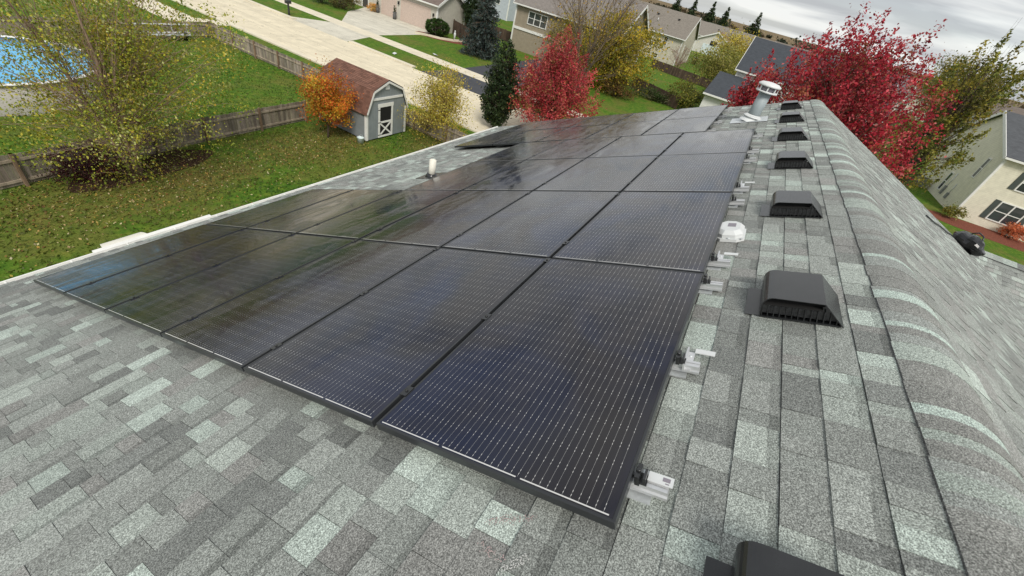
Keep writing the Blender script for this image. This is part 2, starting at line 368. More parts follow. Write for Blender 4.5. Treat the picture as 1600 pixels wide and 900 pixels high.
for y in np.arange(-60, 140, 1.5): mb.face([(36.2, y + .012, .012), (38.2, y + .012, .012), (38.2, y + 1.488, .012), (36.2, y + 1.488, .012)])
struct(mb.build('pavement', M_WALK))
flat('driveway', [(31.9, 45.6), (31.9, 36.2), (36.1, 37.6), (38.3, 38.3), (47.0, 38.6), (49.6, 39.3), (49.6, 52), (46.5, 50.2), (43.6, 48.8), (38.3, 44.0), (36.1, 43.4)], .008, M_DRIVE)
flat('asphalt_driveway', [(31.9, 27.0), (31.9, 20.0), (36.2, 20.6), (57, 20.6), (57, 27.2), (36.2, 26.6)], .009, M_ASPH)
flat('footpath', [(19.6, 60), (19.6, 41.3), (21.0, 41.3), (23.7, 41.2), (23.7, 42.8), (22.2, 43.6), (22.2, 60)], .007, M_WALK)
def wavy(cx, cy, rx, ry, n=40, a=.12, seed=1, tilt=0):
    rr = random.Random(seed); ph = [rr.uniform(0, 6.3) for _ in range(4)]; o = []
    for i in range(n):
        t = 2 * math.pi * i / n; k = 1 + a * (math.sin(2 * t + ph[0]) + .6 * math.sin(3 * t + ph[1]) + .4 * math.sin(7 * t + ph[2])) / 2 + rr.uniform(-.02, .02)
        px, py = rx * math.cos(t) * k, ry * math.sin(t) * k; o.append((cx + px * math.cos(tilt) - py * math.sin(tilt), cy + px * math.sin(tilt) + py * math.cos(tilt)))
    return o
flat('mulch_bed', wavy(6.5, 19.75, 2.5, 1.05, 48, .14, 3, R(8)), .015, M_MULCH)
flat('mulch_bed', wavy(47.6, 37.0, 3.2, 1.5, 40, .14, 4, R(-65)), .012, M_MULCHR)
flat('mulch_bed', wavy(49.6, -22.8, 6.0, 1.9, 40, .12, 5, R(-85)), .012, M_MULCHR)

# ------------------------------------------------------------------ our house
house = thing('house', 'grey shingled house carrying the solar panels, seen from its own ridge', 'house', (0, 0, 0))
Pn = lambda s, t, n: RP(s, t, n)
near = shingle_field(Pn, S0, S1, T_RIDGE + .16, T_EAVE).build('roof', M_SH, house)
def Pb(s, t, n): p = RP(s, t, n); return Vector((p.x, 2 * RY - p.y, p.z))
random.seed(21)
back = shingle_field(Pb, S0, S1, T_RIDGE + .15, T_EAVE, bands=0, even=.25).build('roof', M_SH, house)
# ridge cap: bent, overlapping pieces
random.seed(5)
mb = MB(); s = S0
hw = .168
def band(): 
    k = random.uniform(.94, 1.06); return tuple(q * k * m_ for m_, q in zip((.96, 1, .985), random.choices([(.235, .230, .220), (.275, .282, .270), (.325, .352, .325), (.42, .475, .44)], [4, 4, 2.2, 2.8])[0]))
while s < S1:
    e_ = min(s + random.uniform(.135, .15), S1); cut = s + (e_ - s) * random.uniform(.3, .7); c1 = band(); c2 = band() if random.random() < .7 else c1
    j1, j2 = random.uniform(-.005, .005), random.uniform(-.005, .005); lift = random.uniform(-.0008, .0016)
    def ringat(x, z):
        pr = [(d, l + z) for d, l in ((hw + j1, .0060), (.145, .0095), (.12, .0108), (.10, .0100), (.08, .0085), (.06, .0058), (.042, .002), (.026, -.0025), (.012, -.0072), (0, -.0095))]
        pl_ = [(RY + d * CA + l * SA, RZ - d * SA + l * CA) for d, l in pr]; pr[0] = (hw + j2, pr[0][1])
        return [Vector((x, *q)) for q in pl_] + [Vector((x, RY - d * CA - l * SA, RZ - d * SA + l * CA)) for d, l in reversed(pr[:-1])]
    A, M_, B = ringat(s, .0026 + lift), ringat(cut, .0018 + lift * .5), ringat(e_, .0010)
    for i in range(len(A) - 1): mb.face((A[i], M_[i], M_[i + 1], A[i + 1]), c1, smooth=False); mb.face((M_[i], B[i], B[i + 1], M_[i + 1]), c2)
    dn = Vector((0, 0, -.022)); lo = Vector((0, 0, -.006))
    for i in (0, len(A) - 1): mb.face((A[i], B[i], B[i] + dn, A[i] + dn), (.13, .13, .13))
    for i in range(len(A) - 1): mb.face((A[i], A[i + 1], A[i + 1] + lo, A[i] + lo), tuple(q * .9 for q in c1))
    s = e_
mb.build('ridge_cap', M_SH, house)
# eave: fascia, gutter, drip edge; gable rakes; walls
EV = RP(0, T_EAVE, NS)
mb = MB(); gy, gz = EV.y + .012, EV.z - .02
mb.prism([(gy, gz - .105), (gy + .060, gz - .105), (gy + .085, gz - .01), (gy + .092, gz - .005), (gy + .092, gz + .002), (gy + .074, gz + .002), (gy + .055, gz - .085), (gy + .008, gz - .085), (gy + .008, gz - .002), (gy, gz - .002)], 0, S0, S1 + .02)
for sx in np.arange(S0 + .3, S1, .6): mb.bx(sx, sx + .018, gy + .010, gy + .076, gz - .010, gz - .004)
mb.build('gutter', M_WTRIM, house)
mb = MB(); q = [RP(0, T_EAVE - .012, NS + .004), RP(0, T_EAVE + .010, NS + .002), RP(0, T_EAVE + .010, NS - .006), RP(0, T_EAVE - .012, NS - .006)]
mb.prism([(p.y, p.z) for p in q], 0, S0 + .01, S1 + .01); mb.build('drip_edge', M_WTRIM, house)
mb = MB()
for P in (Pn, Pb):
    a, b_, c_, d_ = P(0, T_RIDGE, NS - .012), P(0, T_EAVE, NS - .012), P(0, T_EAVE, NS - .19), P(0, T_RIDGE, NS - .19)
    mb.prism([(p.y, p.z) for p in (a, b_, c_, d_)], 0, S1 - .04, S1 - .012)
mb.build('rake_board', M_WTRIM, house)
M_SIDE = mat_siding('pale_siding', (.62, .60, .54))
mb = MB(); y0, y1 = 2 * RY - EV.y + .35, EV.y - .35
mb.prism([(y0, 0), (y1, 0), (y1, EV.z - .03), (RY, RZ - .2), (y0, EV.z - .03)], 0, S0 + .4, S1 - .35); mb.build('wall', M_SIDE, house)
mb = MB()
for P in (Pn, Pb): mb.face((P(S0, T_RIDGE, NS - .03), P(S1 - .05, T_RIDGE, NS - .03), P(S1 - .05, T_EAVE, NS - .03), P(S0, T_EAVE, NS - .03)))
mb.build('roof_deck', M_FENCED, house)
# lower cross wing past the far gable
WX, WZ = 13.0, 6.66
def Pw(s, t, n): return Vector((WX - t * CA - n * SA, -s, WZ - t * SA + n * CA))
def Pw2(s, t, n): return Vector((WX + t * CA + n * SA, -s, WZ - t * SA + n * CA))
_ns = NS; NS = 0.0; random.seed(31)
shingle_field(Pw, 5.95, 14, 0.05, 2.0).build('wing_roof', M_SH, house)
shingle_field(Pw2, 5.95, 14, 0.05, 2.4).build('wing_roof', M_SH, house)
NS = _ns
mb = MB(); s = 5.95
while s < 14:
    e_ = s + random.uniform(.16, .30); c = tuple(q * .85 for q in shade()); d = .20
    for sg in (-1, 1): mb.face([(WX, -s, WZ + .016), (WX, -e_, WZ + .019), (WX + sg * d * CA, -e_, WZ - d * SA + .022), (WX + sg * d * CA, -s, WZ - d * SA + .019)], c); mb.face([(WX + sg * d * CA, -e_, WZ - d * SA + .022), (WX + sg * d * CA, -s, WZ - d * SA + .019), (WX + sg * d * CA, -s, WZ - d * SA - .01), (WX + sg * d * CA, -e_, WZ - d * SA - .01)], (.05, .05, .05))
    s = e_
mb.build('wing_ridge_cap', M_SH, house)
mb = MB(); mb.prism([(11.2, 0), (14.9, 0), (14.9, 5.75), (WX, WZ - .12), (11.2, 5.8)], 1, -6.1, -13.8); mb.build('wing_wall', M_SIDE, house)

# ------------------------------------------------------------------ solar panels
PS, PT, GAP = 1.766, 1.060, .025
LW, LT = PS - GAP, PT - GAP                     # length along s, width along t
mb = MB(); fw = .0105; h = .035
mb.bx(0, fw, 0, LT, -h, 0); mb.bx(LW - fw, LW, 0, LT, -h, 0); mb.bx(fw, LW - fw, 0, fw, -h, 0); mb.bx(fw, LW - fw, LT - fw, LT, -h, 0)
fr0 = mb.build('frame', M_FRAME); frm = fr0.data
bv = fr0.modifiers.new('bevel', 'BEVEL'); bv.width = .0012; bv.segments = 1
mb = MB(); z = -.0015
mb.face([(fw, fw, z), (LW - fw, fw, z), (LW - fw, LT - fw, z), (fw, LT - fw, z)], uv=[(fw, fw), (fw, LW - fw), (LT - fw, LW - fw), (LT - fw, fw)])
# uv = (across, along)
mb.uv[-1] = [(fw, fw), (fw, LW - fw), (LT - fw, LW - fw), (LT - fw, fw)]
gl0 = mb.build('glass', M_CELL)
mb = MB(); mb.face([(fw, fw, -.008), (fw, LT - fw, -.008), (LW - fw, LT - fw, -.008), (LW - fw, fw, -.008)]); bk0 = mb.build('backsheet', M_FRAME)
ROWN = ['front row', 'second row', 'third row', 'fourth row', 'fifth row', 'far row']
COLN6 = ['beside the ridge-side rail ends', 'second from the ridge', 'third from the ridge', 'fourth from the ridge', 'next to the eave-side one', 'lying along the gutter']
COLN4 = ['beside the ridge-side rail ends', 'second from the ridge', 'third from the ridge', 'lowest of its row above bare shingles']
COLN5 = ['nearest the grey flue', 'second from the flue', 'third from the flue', 'fourth from the flue', 'lowest of its row, overhanging bare shingles']
spots = []
for r_ in range(6):
    n, t0, nm = ((6, 0, COLN6), (6, 0, COLN6), (4, 0, COLN4), (4, 0, COLN4), (5, .68, COLN5), (5, .68, COLN5))[r_]
    for c in range(n): spots.append((r_, c, r_ * PS + GAP / 2, (c + t0) * PT + GAP / 2, nm[c]))
first = True
for r_, c, s, t, pos in spots:
    lab = f'black solar panel of the {ROWN[r_]}, {pos}'
    p = thing('solar_panel', lab, 'solar panel', RP(s, t, random.uniform(-.0015, .0015)), (-PITCH + R(random.uniform(-.12, .12)), R(random.uniform(-.12, .12)), 0), 'solar panels on the roof')
    for src in (fr0, gl0, bk0):
        o = src if first else src.copy()
        if not first: COL.objects.link(o)
        o.parent = p
    first = False
# rails with clamps: they run down the slope under the panels
def rail(s, t0, t1, label, long_stub=True, seams=()):
    r_ = thing('mounting_rail', label, 'mounting rail', RP(s, 0, 0), ROT, 'mounting rails under the panels')
    mb = MB(); mb.prism([(-.020, -.078), (.020, -.078), (.020, -.066), (.013, -.062), (.013, -.046), (.020, -.042), (.020, -.036), (.006, -.036), (.006, -.044), (-.006, -.044), (-.006, -.036), (-.020, -.036), (-.020, -.042), (-.013, -.046), (-.013, -.062), (-.020, -.066)], 1, t0, t1)
    mb.build('rail_bar', M_ALU, r_)
    mb = MB(); mb.bx(-.03, .03, -.012, .004, -.036, .004); mb.bx(-.022, .022, -.034, -.012, -.036, -.030); mb.bx(-.022, .022, -.030, -.022, -.030, -.004)
    mb.lathe((0, -.004, .004), [(.009, 0), (.009, .007), (.004, .007)], 6)
    mb.build('end_clamp', M_BLACK, r_)
    for k, t in enumerate(seams):
        mb = MB(); mb.bx(-.030, .030, t - .019, t + .019, .0012, .0050); mb.lathe((0, t, .005), [(.0075, 0), (.0075, .006), (.003, .006)], 6); mb.build('mid_clamp', M_BLACK, r_)
    for t in np.arange(t0 + .10, t1, 1.2):
        mb = MB(); mb.bx(.021, .029, t - .03, t + .03, -.0945, -.045); mb.bx(-.045, .085, t - .05, t + .05, -.0955, -.0905); mb.lathe((.06, t, -.0905), [(.010, 0), (.010, .008)], 6); mb.build('roof_foot', M_ZINC, r_)
    return r_
RL = [(.22, -.10, 6.33, 6, 'front row, first from the camera'), (.90, -.095, 6.33, 6, 'front row, halfway along its ridge-side panel'), (1.72, -.10, 6.33, 6, 'front row, tight before the second row'),
      (2.06, -.11, 6.33, 6, 'second row, beside the white junction box'), (3.40, -.10, 6.33, 6, 'second row, just before the third row'),
      (3.84, -.11, 4.22, 4, 'third row, first past the second row'), (5.12, -.10, 4.22, 4, 'third row, just before the fourth row'), (5.62, -.11, 4.22, 4, 'fourth row, first past the third row'), (6.75, -.11, 4.22, 4, 'fourth row, before the shifted far panels')]
for s, a, b_, n, nm in RL:
    rail(s, a, b_, f'silver rail sticking out ridge-side under the {nm}', True, [k * PT for k in range(1, n)])
T5 = .68 * PT
for s, nm in ((7.50, 'near rail of the fifth row'), (8.45, 'far rail of the fifth row'), (9.20, 'near rail of the far row'), (10.2, 'far rail of the far row')):
    r_ = rail(s, -.10, 5 * PT + .03, f'silver rail, {nm}, its end showing by the grey flue', True, [k * PT for k in range(1, 5)]); r_.location = RP(s, T5, 0)
# white splice plates and tag cards on the rail ends
def plate(s, t, label, tall=True):
    p = thing('splice_bracket', label, 'bracket', RP(s, t, 0), ROT, 'brackets on the rail ends')
    mb = MB(); mb.bx(-.115, .03, .0, .034, -.066, -.058); mb.bx(-.115, .03, .026, .034, -.058, -.03); mb.build('plate', M_ALU, p)
    for x in (-.09, -.05, -.005): mb = MB(); mb.lathe((x, .014, -.058), [(.007, 0), (.007, .004), (.003, .004)], 6); mb.build('bolt', M_ZINC, p)
    mb = MB(); mb.bx(.018, .050, -.085, .0, -.052, -.047); mb.build('tag', M_WHITE, p); return p
plate(.985, -.06, 'white bracket joined to the rail end halfway up the nearest panel')
plate(2.17, -.06, 'white bracket on the rail end just below the junction box')
plate(4.02, -.06, 'white bracket on the first rail end of the third row')
c_ = thing('tag_card', 'white printed card lying on the rail end nearest the camera', 'card', RP(.235, -.02, -.030), ROT)
mb = MB(); mb.bx(-.016, .022, -.092, -.012, 0, .003); mb.build('card', M_WHITE, c_); mb = MB(); mb.bx(-.002, .014, -.082, -.058, .003, .0036); mb.bx(-.011, -.007, -.080, -.068, .003, .0036); mb.build('print', M_LABEL, c_)

# junction box
j = thing('junction_box', 'white junction box with a grey label beside the second row of panels', 'junction box', RP(2.66, -.055, NS + .009), ROT)
def octo(hx, hy, ch): return [(-hx + ch, -hy), (hx - ch, -hy), (hx, -hy + ch), (hx, hy - ch), (hx - ch, hy), (-hx + ch, hy), (-hx, hy - ch), (-hx, -hy + ch)]
mb = MB(); mb.prism(octo(.145, .105, .05), 2, 0, .022); mb.build('base', M_WHITE, j)
mb = MB()
a, b_ = octo(.13, .092, .048), octo(.105, .066, .038)
for i in range(8): k = (i + 1) % 8; mb.face([(*a[i], .0225), (*a[k], .0225), (*a[k], .05), (*a[i], .05)]); mb.face([(*a[i], .05), (*a[k], .05), (*b_[k], .078), (*b_[i], .078)])
mb.face([(*p, .078) for p in b_]); lid = mb.build('lid', M_WHITE, j)
mb = MB(); mb.bx(-.02, .055, -.035, .02, .0785, .0795); mb.build('label', M_LABEL, lid)
for x, y in ((.125, -.085), (-.125, -.085), (.135, .06), (-.135, .0)): mb = MB(); mb.lathe((x, y, .0225), [(.009, 0), (.009, .006), (.004, .006)], 8); mb.build('screw', M_ZINC, j)

# roof vents (slant-back boxes)
def make_vent(label, s):
    v = thing('roof_vent', label, 'roof vent', RP(s, -.48, NS + .0095), ROT, 'black vents along the ridge')
    D = .345                                                   # along s
    mb = MB(); mb.prism([(0.02, .245), (.33, .245), (.33, -.185), (.02, -.185)], 2, 0, .0015); 
    mb.build('flange', M_BLACK, v)
    pts = [(-.185, .004), (-.095, .122)]                      # (t, n) from the upslope end, over the top, round the nose
    for k in range(9):
        a = R(90 - k * 11.25); pts.append((.120 + .055 * math.cos(a), .071 + .055 * math.sin(a)))
    pts += [(.178, .004)]
    sub = []
    for i in range(len(pts) - 1): sub.append(pts[i])
    sub.append(pts[-1]); th = .003
    mb = MB()
    for i in range(len(sub) - 1):
        (t1, n1), (t2, n2) = sub[i], sub[i + 1]
        mb.face([(0, t1, n1), (0, t2, n2), (D, t2, n2), (D, t1, n1)], smooth=2 <= i <= 10)
    def inset(p): return (p[0] * .972 + .0, p[1] - th * (1 if p[1] > .03 else .0))
    for i in range(len(sub) - 1):
        a, b_ = inset(sub[i]), inset(sub[i + 1]); mb.face([(0, *a), (D, *a), (D, *b_), (0, *b_)])
        mb.face([(0, *sub[i]), (0, *a), (0, *b_), (0, *sub[i + 1])])
    mb.face([(D, *p) for p in sub])
    mb.build('hood', M_BLACK, v)
    # louvre face set back under the hood's brow
    mb = MB(); mb.face([(.05, -.165, .006), (.05, .168, .006), (.05, .168, .07), (.05, .12, .118), (.05, -.085, .112)]); mb.build('mesh_screen', M_SCREEN, v)
    mb = MB()
    for k in range(13):
        t = -.155 + k * .0268; top = min(.074, .004 + (t + .180) * 1.28); mb.bx(.012, .05, t - .0022, t + .0022, .003, max(.008, top))
    mb.bx(.008, .014, -.175, .174, .001, .008); mb.build('grille', M_BLACK, v)
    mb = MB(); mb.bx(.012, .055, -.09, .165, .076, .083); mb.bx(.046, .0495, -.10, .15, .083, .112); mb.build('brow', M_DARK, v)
    return v
VN = ['nearest the camera, cut off by the bottom edge', 'second from the camera, with the widest open view of its grille', 'third from the camera, level with the white junction box', 'fourth from the camera', 'fifth from the camera, midway up the ridge', 'sixth from the camera, next to the last', 'last and smallest, at the far gable by the crimson tree']
v0 = make_vent('black roof vent ' + VN[0], -.245)
for k in range(1, 7): dup(v0, RP(-.16 + 1.64 * k, -.48, NS + .0095), 'black roof vent ' + VN[k])

# flue, plumbing pipe
b = RP(8.65, .16, NS)
fl = thing('flue_pipe', 'grey metal flue with a louvred white cap near the far gable', 'flue', b)
mb = MB(); mb.lathe((0, 0, 0), [(.105, -.03), (.105, .50)], 24); mb.build('pipe', M_GREYP, fl)
mb = MB(); mb.lathe((0, 0, 0), [(.112, .09), (.165, .075), (.165, .062), (.11, .11)], 24, caps=False); mb.lathe((0, 0, 0), [(.20, -.01), (.115, .08)], 24, caps=False); mb.build('storm_collar', M_WHITE, fl)
mb = MB(); A = [RP(8.65 - .3, .16 - .28, NS + .012) - b, RP(8.65 + .3, .16 - .28, NS + .012) - b, RP(8.65 + .3, .16 + .33, NS + .012) - b, RP(8.65 - .3, .16 + .33, NS + .012) - b]; mb.face(A); mb.build('flashing', M_ZINC, fl)
cap = MB(); cap.lathe((0, 0, 0), [(.115, .49), (.185, .50), (.185, .525), (.12, .525)], 24)
cap.lathe((0, 0, 0), [(.185, .60), (.195, .60), (.195, .625), (.15, .655), (.06, .668), (.001, .67)], 24); cp = cap.build('cap', M_WHITE, fl)
for k in range(8):
    mb = MB(); a = 2 * math.pi * k / 8; mb.box((.172 * math.cos(a), .172 * math.sin(a), .5625), (.012, .022, .0745), M=Matrix.Rotation(a, 3, 'Z')); mb.build('louvre_post', M_WHITE, cp)
mb = MB(); mb.lathe((0, 0, 0), [(.14, .5255), (.14, .5995)], 20); mb.build('core', M_LABEL, cp)
b = RP(4.72, 4.74, NS)
pv = thing('vent_pipe', 'short cream plastic vent pipe standing on bare shingles below the panels', 'vent pipe', b)
mb = MB(); mb.lathe((0, 0, 0), [(.057, -.04), (.057, .29), (.050, .29), (.050, .1)], 20); mb.build('pipe', M_CREAMP, pv)
mb = MB(); mb.lathe((0, 0, 0), [(.115, -.035), (.08, .045), (.06, .055)], 20)
mb.face([RP(4.72 - .2, 4.74 - .2, NS + .011) - b, RP(4.72 + .2, 4.74 - .2, NS + .011) - b, RP(4.72 + .2, 4.74 + .2, NS + .011) - b, RP(4.72 - .2, 4.74 + .2, NS + .011) - b]); mb.build('boot', M_BLACK, pv)
# black bag left on the back slope, by the far gable
def lump(name, c, rx, ry, rz, mat, parent, seed, amp=.18, nu=20, nv=12):
    rr = random.Random(seed); ph = [(rr.uniform(1, 4), rr.uniform(1, 4), rr.uniform(0, 6.3)) for _ in range(6)]; mb = MB(); g = []
    for i in range(nv + 1):
        th = math.pi * i / nv; row = []
        for j_ in range(nu):
            a = 2 * math.pi * j_ / nu; k = 1 + amp * sum(math.sin(p * th * 1.5 + q * a * 0 + q * math.cos(a) * 2 + r0) for p, q, r0 in ph) / 4
            row.append(Vector(c) + Vector((rx * math.sin(th) * math.cos(a) * k, ry * math.sin(th) * math.sin(a) * k, rz * math.cos(th) * k)))
        g.append(row)
    for i in range(nv):
        for j_ in range(nu): mb.face((g[i][j_], g[i + 1][j_], g[i + 1][(j_ + 1) % nu], g[i][(j_ + 1) % nu]), smooth=True)
    return mb.build(name, mat, parent)
M_GLOSS = plain('glossy_black_nylon', (.008, .008, .009), .22, 0, .6, .3, 30)
bp = Pb(10.35, T_RIDGE + 4.05, NS + .01); BR = None
bagt = None
bagt = thing('tool_bag', 'shiny black tool bag slumped on the back slope at the gable', 'bag', bp, (PITCH, 0, R(20))); bagt.scale = (.78, .78, .8)
lump('body', (0, 0, .14), .40, .27, .19, M_GLOSS, bagt, 4)
lump('pouch', (-.26, -.10, .11), .17, .17, .13, M_GLOSS, bagt, 9)
mb = MB(); mb.tube([(-.22, 0, .3), (-.12, .03, .40), (.05, .04, .42), (.2, 0, .33)], .016, 6); mb.tube([(-.3, -.18, .12), (-.05, -.29, .25), (.25, -.22, .18)], .018, 6); mb.build('strap', M_FRAME, bagt)
rope = thing('safety_rope', 'dark safety rope trailing up the back slope from the bag', 'rope', bp)
mb = MB(); pts = [Pb(10.2 - k * .17 + .05 * math.sin(k * 1.3), T_RIDGE + 3.75 - k * .13, NS + .022) - bp for k in range(12)]; mb.tube(pts, .012, 6); mb.build('line', M_FRAME, rope)

# ------------------------------------------------------------------ trees
def rand_dir(n, rng): v = rng.normal(size=(n, 3)); return v / np.linalg.norm(v, axis=1, keepdims=True)
def leaf_cloud(P, size, cols, rng, aspect=.62, flat_=0.0, droop=None):
    n = len(P); u = rand_dir(n, rng); nrm = rand_dir(n, rng); 
    if flat_: nrm[:, 2] = np.abs(nrm[:, 2]) + flat_
    if droop is not None: u = u * (1 - abs(droop)) ; u[:, 2] += -droop if droop > 0 else abs(droop); 
    nrm -= u * (np.sum(nrm * u, 1) / np.sum(u * u, 1))[:, None]
    u /= np.linalg.norm(u, axis=1, keepdims=True); nrm /= np.linalg.norm(nrm, axis=1, keepdims=True) + 1e-9
    v = np.cross(nrm, u); sz = size * rng.uniform(.45, 1.55, n)[:, None]
    a = P - u * sz * .5; c = P + u * sz * .5; b = P + v * sz * .5 * aspect; d = P - v * sz * .5 * aspect
    V = np.stack([a, b, c, d], 1).reshape(-1, 3); F = np.arange(4 * n).reshape(n, 4); return V, F, cols
def pick(pal, n, rng, w=None):
    pal = np.array(pal); i = rng.choice(len(pal), n, p=w); return pal[i] * rng.uniform(.72, 1.28, (n, 1)) * rng.uniform(.92, 1.08, (n, 3))
def tree(name, label, cat, base, h, cz, rad, nclump, per, leaf, pal, trunk_r, seed, bark=None, stems=1, sig=.16, group=None, off=(0, 0), low=.25, shell=.55, droop=None, spray=0.0, thin=None, limb_r=None, taper=0.0, spread=.6, bare=0):
    rng = np.random.default_rng(seed); rr = random.Random(seed); bark = bark or M_BARK
    o = thing(name, label, cat, (base[0], base[1], 0), (0, 0, 0), group)
    rx, ry, rz = rad; C = np.array([off[0], off[1], cz])
    d = rand_dir(nclump, rng); rr_ = rng.uniform(shell, 1.0, nclump)[:, None]
    K = d * rr_
    if taper: k = 1 - taper * (K[:, 2:3] * .5 + .5); K[:, :2] *= k
    K = K * np.array([rx, ry, rz]) + C; K[:, 2] = np.maximum(K[:, 2], low)
    if thin: K = K[np.array([rr.random() > thin(q) for q in K])]; nclump = len(K)
    # trunk and limbs
    tb = MB(); heads = []
    for s_ in range(stems):
        a = 2 * math.pi * s_ / max(1, stems) + rr.uniform(-.4, .4); sp = 0 if stems == 1 else spread
        top = Vector((off[0] + sp * rx * math.cos(a) * .7, off[1] + sp * ry * math.sin(a) * .7, min(h * .93, cz + rz * .75)))
        p0 = Vector((.10 * (stems > 1) * math.cos(a), .10 * (stems > 1) * math.sin(a), -.05)); path = []
        for i in range(9):
            f = i / 8; q = p0.lerp(top, f); bow = math.sin(f * math.pi) * .25 * sp
            path.append(Vector((q.x - math.cos(a) * bow * .3 * rx + rr.uniform(-1, 1) * .03 * h * .15, q.y - math.sin(a) * bow * .3 * ry + rr.uniform(-1, 1) * .03 * h * .15, q.z)))
        rads = [max(.012, trunk_r * (1 - .88 * i / 8) * (1.25 if i == 0 else 1)) for i in range(9)]
        tb.tube(path, rads, 8); heads.append(path)
    lr = limb_r or max(.008, trunk_r * .28)
    for k in K:
        path = heads[rr.randrange(len(heads))]; kv = Vector(k)
        if stems > 1: path = min(heads, key=lambda pp: (pp[6] - kv).length + rr.uniform(0, .5))
        z = kv.z * rr.uniform(.35, .75); st = min(path, key=lambda p: abs(p.z - z)); mid = st.lerp(kv, .5) + Vector((rr.uniform(-.1, .1) * rx, rr.uniform(-.1, .1) * ry, rr.uniform(0, .12) * rz))
        tb.tube([st, st.lerp(mid, .6), mid, mid.lerp(kv, .6) + Vector((0, 0, .02 * rz)), kv], [lr, lr * .8, lr * .6, lr * .42, lr * .2], 5, cap=False)
        for _ in range(bare):
            e2 = kv + Vector((rr.uniform(-.22, .22) * rx, rr.uniform(-.22, .22) * ry, rr.uniform(.05, .35) * rz)); m2 = mid.lerp(kv, rr.uniform(.2, .9))
            tb.tube([m2, m2.lerp(e2, .5) + Vector((rr.uniform(-.05, .05) * rx, rr.uniform(-.05, .05) * ry, 0)), e2], [lr * .3, lr * .2, lr * .1], 3, cap=False)
    tb.build('trunk', bark, o)
    # leaves
    n = nclump * per; idx = np.repeat(np.arange(nclump), per)
    sgc = rng.uniform(.6, 1.4, nclump)[idx][:, None]
    P = K[idx] + rng.normal(size=(n, 3)) * np.array([rx, ry, rz]) * sig * sgc
    if spray:                                   # leaves sit along upright pointed sprigs
        dv = K - C; dv = dv / np.array([rx, ry, rz]) * .55 + rng.normal(size=K.shape) * .16; dv[:, 2] += .9; dv /= np.linalg.norm(dv, axis=1, keepdims=True); Ls = rz * spray * rng.uniform(2.0, 4.5, nclump)
        t = rng.random(n) ** 1.25; P = K[idx] + (dv * Ls[:, None])[idx] * (t - .3)[:, None] + (P - K[idx]) * (1.05 - .92 * t)[:, None]
    if droop: P[:, 2] -= np.abs(rng.normal(size=n)) * rz * .12 * abs(droop)
    P[:, 2] = np.maximum(P[:, 2], low * .5)
    tone = rng.uniform(.62, 1.35, nclump)[idx][:, None]; npal = len(pal); base_i = rng.integers(0, npal, nclump)[idx]
    cols = np.array(pal)[np.where(rng.random(n) < .6, base_i, rng.integers(0, npal, n))] * tone * rng.uniform(.75, 1.25, (n, 1)) * rng.uniform(.93, 1.07, (n, 3))
    V, F, c = leaf_cloud(P, leaf, np.clip(cols, 0, .9), rng, droop=droop)
    cloud_mesh('crown', V, F, c, M_LEAF, o); return o
YG = [(.36, .36, .04), (.42, .39, .04), (.25, .29, .035), (.46, .36, .05), (.19, .23, .03), (.23, .27, .035), (.48, .48, .18)]
CR = [(.42, .026, .046), (.32, .016, .034), (.50, .055, .07), (.22, .014, .026), (.40, .025, .045), (.56, .15, .15), (.30, .10, .05)]
RM = [(.50, .065, .075), (.42, .04, .055), (.56, .14, .12), (.32, .035, .045), (.38, .19, .08)]
OR = [(.62, .22, .02), (.54, .13, .015), (.58, .34, .03), (.40, .33, .035), (.62, .15, .03)]
YL = [(.54, .44, .06), (.48, .36, .035), (.36, .32, .05), (.60, .52, .14), (.30, .23, .035)]
WL = [(.44, .33, .022), (.34, .28, .025), (.24, .22, .025), (.50, .34, .03), (.17, .17, .022)]
GR = [(.18, .19, .035), (.25, .245, .045), (.12, .14, .026), (.34, .28, .045), (.21, .185, .04)]
EV_ = [(.025, .048, .016), (.038, .065, .02), (.018, .034, .013), (.055, .08, .025)]
SP = [(.045, .065, .058), (.065, .09, .082), (.03, .045, .038), (.09, .115, .105)]
BU = [(.08, .022, .022), (.05, .014, .018), (.12, .035, .022), (.03, .010, .012)]
GD = [(.035, .075, .012), (.05, .10, .016), (.025, .05, .01)]

tree('birch_tree', 'large multi-stemmed birch with thin yellow-green leaves by the pool fence', 'tree', (6.0, 19.4), 8.6, 4.2, (4.7, 3.7, 4.1), 620, 76, .076, YG, .085, 3, M_BIRCH, stems=4, sig=.07, low=.35, shell=.2, droop=.35, limb_r=.013, spread=.62, thin=lambda q: (-4.4 < q[0] < -.3 and 3.3 < q[2] < 6.5) * .62 + (q[0] <= -1 and q[2] >= 6) * .3)
tree('maple_tree', 'small round tree with orange leaves beside the grey shed', 'tree', (14.75, 18.95), 3.6, 2.0, (1.3, 1.3, 1.40), 90, 150, .085, OR, .055, 5, sig=.15, low=.5, shell=.3, off=(.15, .1))
tree('birch_tree', 'slim birch with sparse pale yellow leaves in front of the road', 'tree', (20.4, 15.9), 4.6, 2.0, (2.7, 2.5, 2.35), 260, 62, .082, YL, .06, 6, M_BIRCH, stems=3, sig=.12, low=.3, shell=.2, limb_r=.014, spread=.5, taper=.5)
tree('maple_tree', 'bright red maple behind the far eave, beside the dark evergreen column', 'tree', (28.2, 12.15), 6.7, 3.2, (4.3, 4.0, 3.1), 330, 100, .115, RM, .10, 8, sig=.08, low=.2, shell=.25, taper=.5, spray=.13)
tree('bare_tree', 'tall nearly leafless brown tree in front of the beige house', 'tree', (45.5, 16.8), 11.5, 6.6, (6.6, 6.6, 4.9), 80, 9, .16, [(.36, .24, .06), (.28, .17, .05)],   .11, 9, M_BARK2, stems=5, sig=.12, shell=.45, limb_r=.034, bare=8, spread=.75)
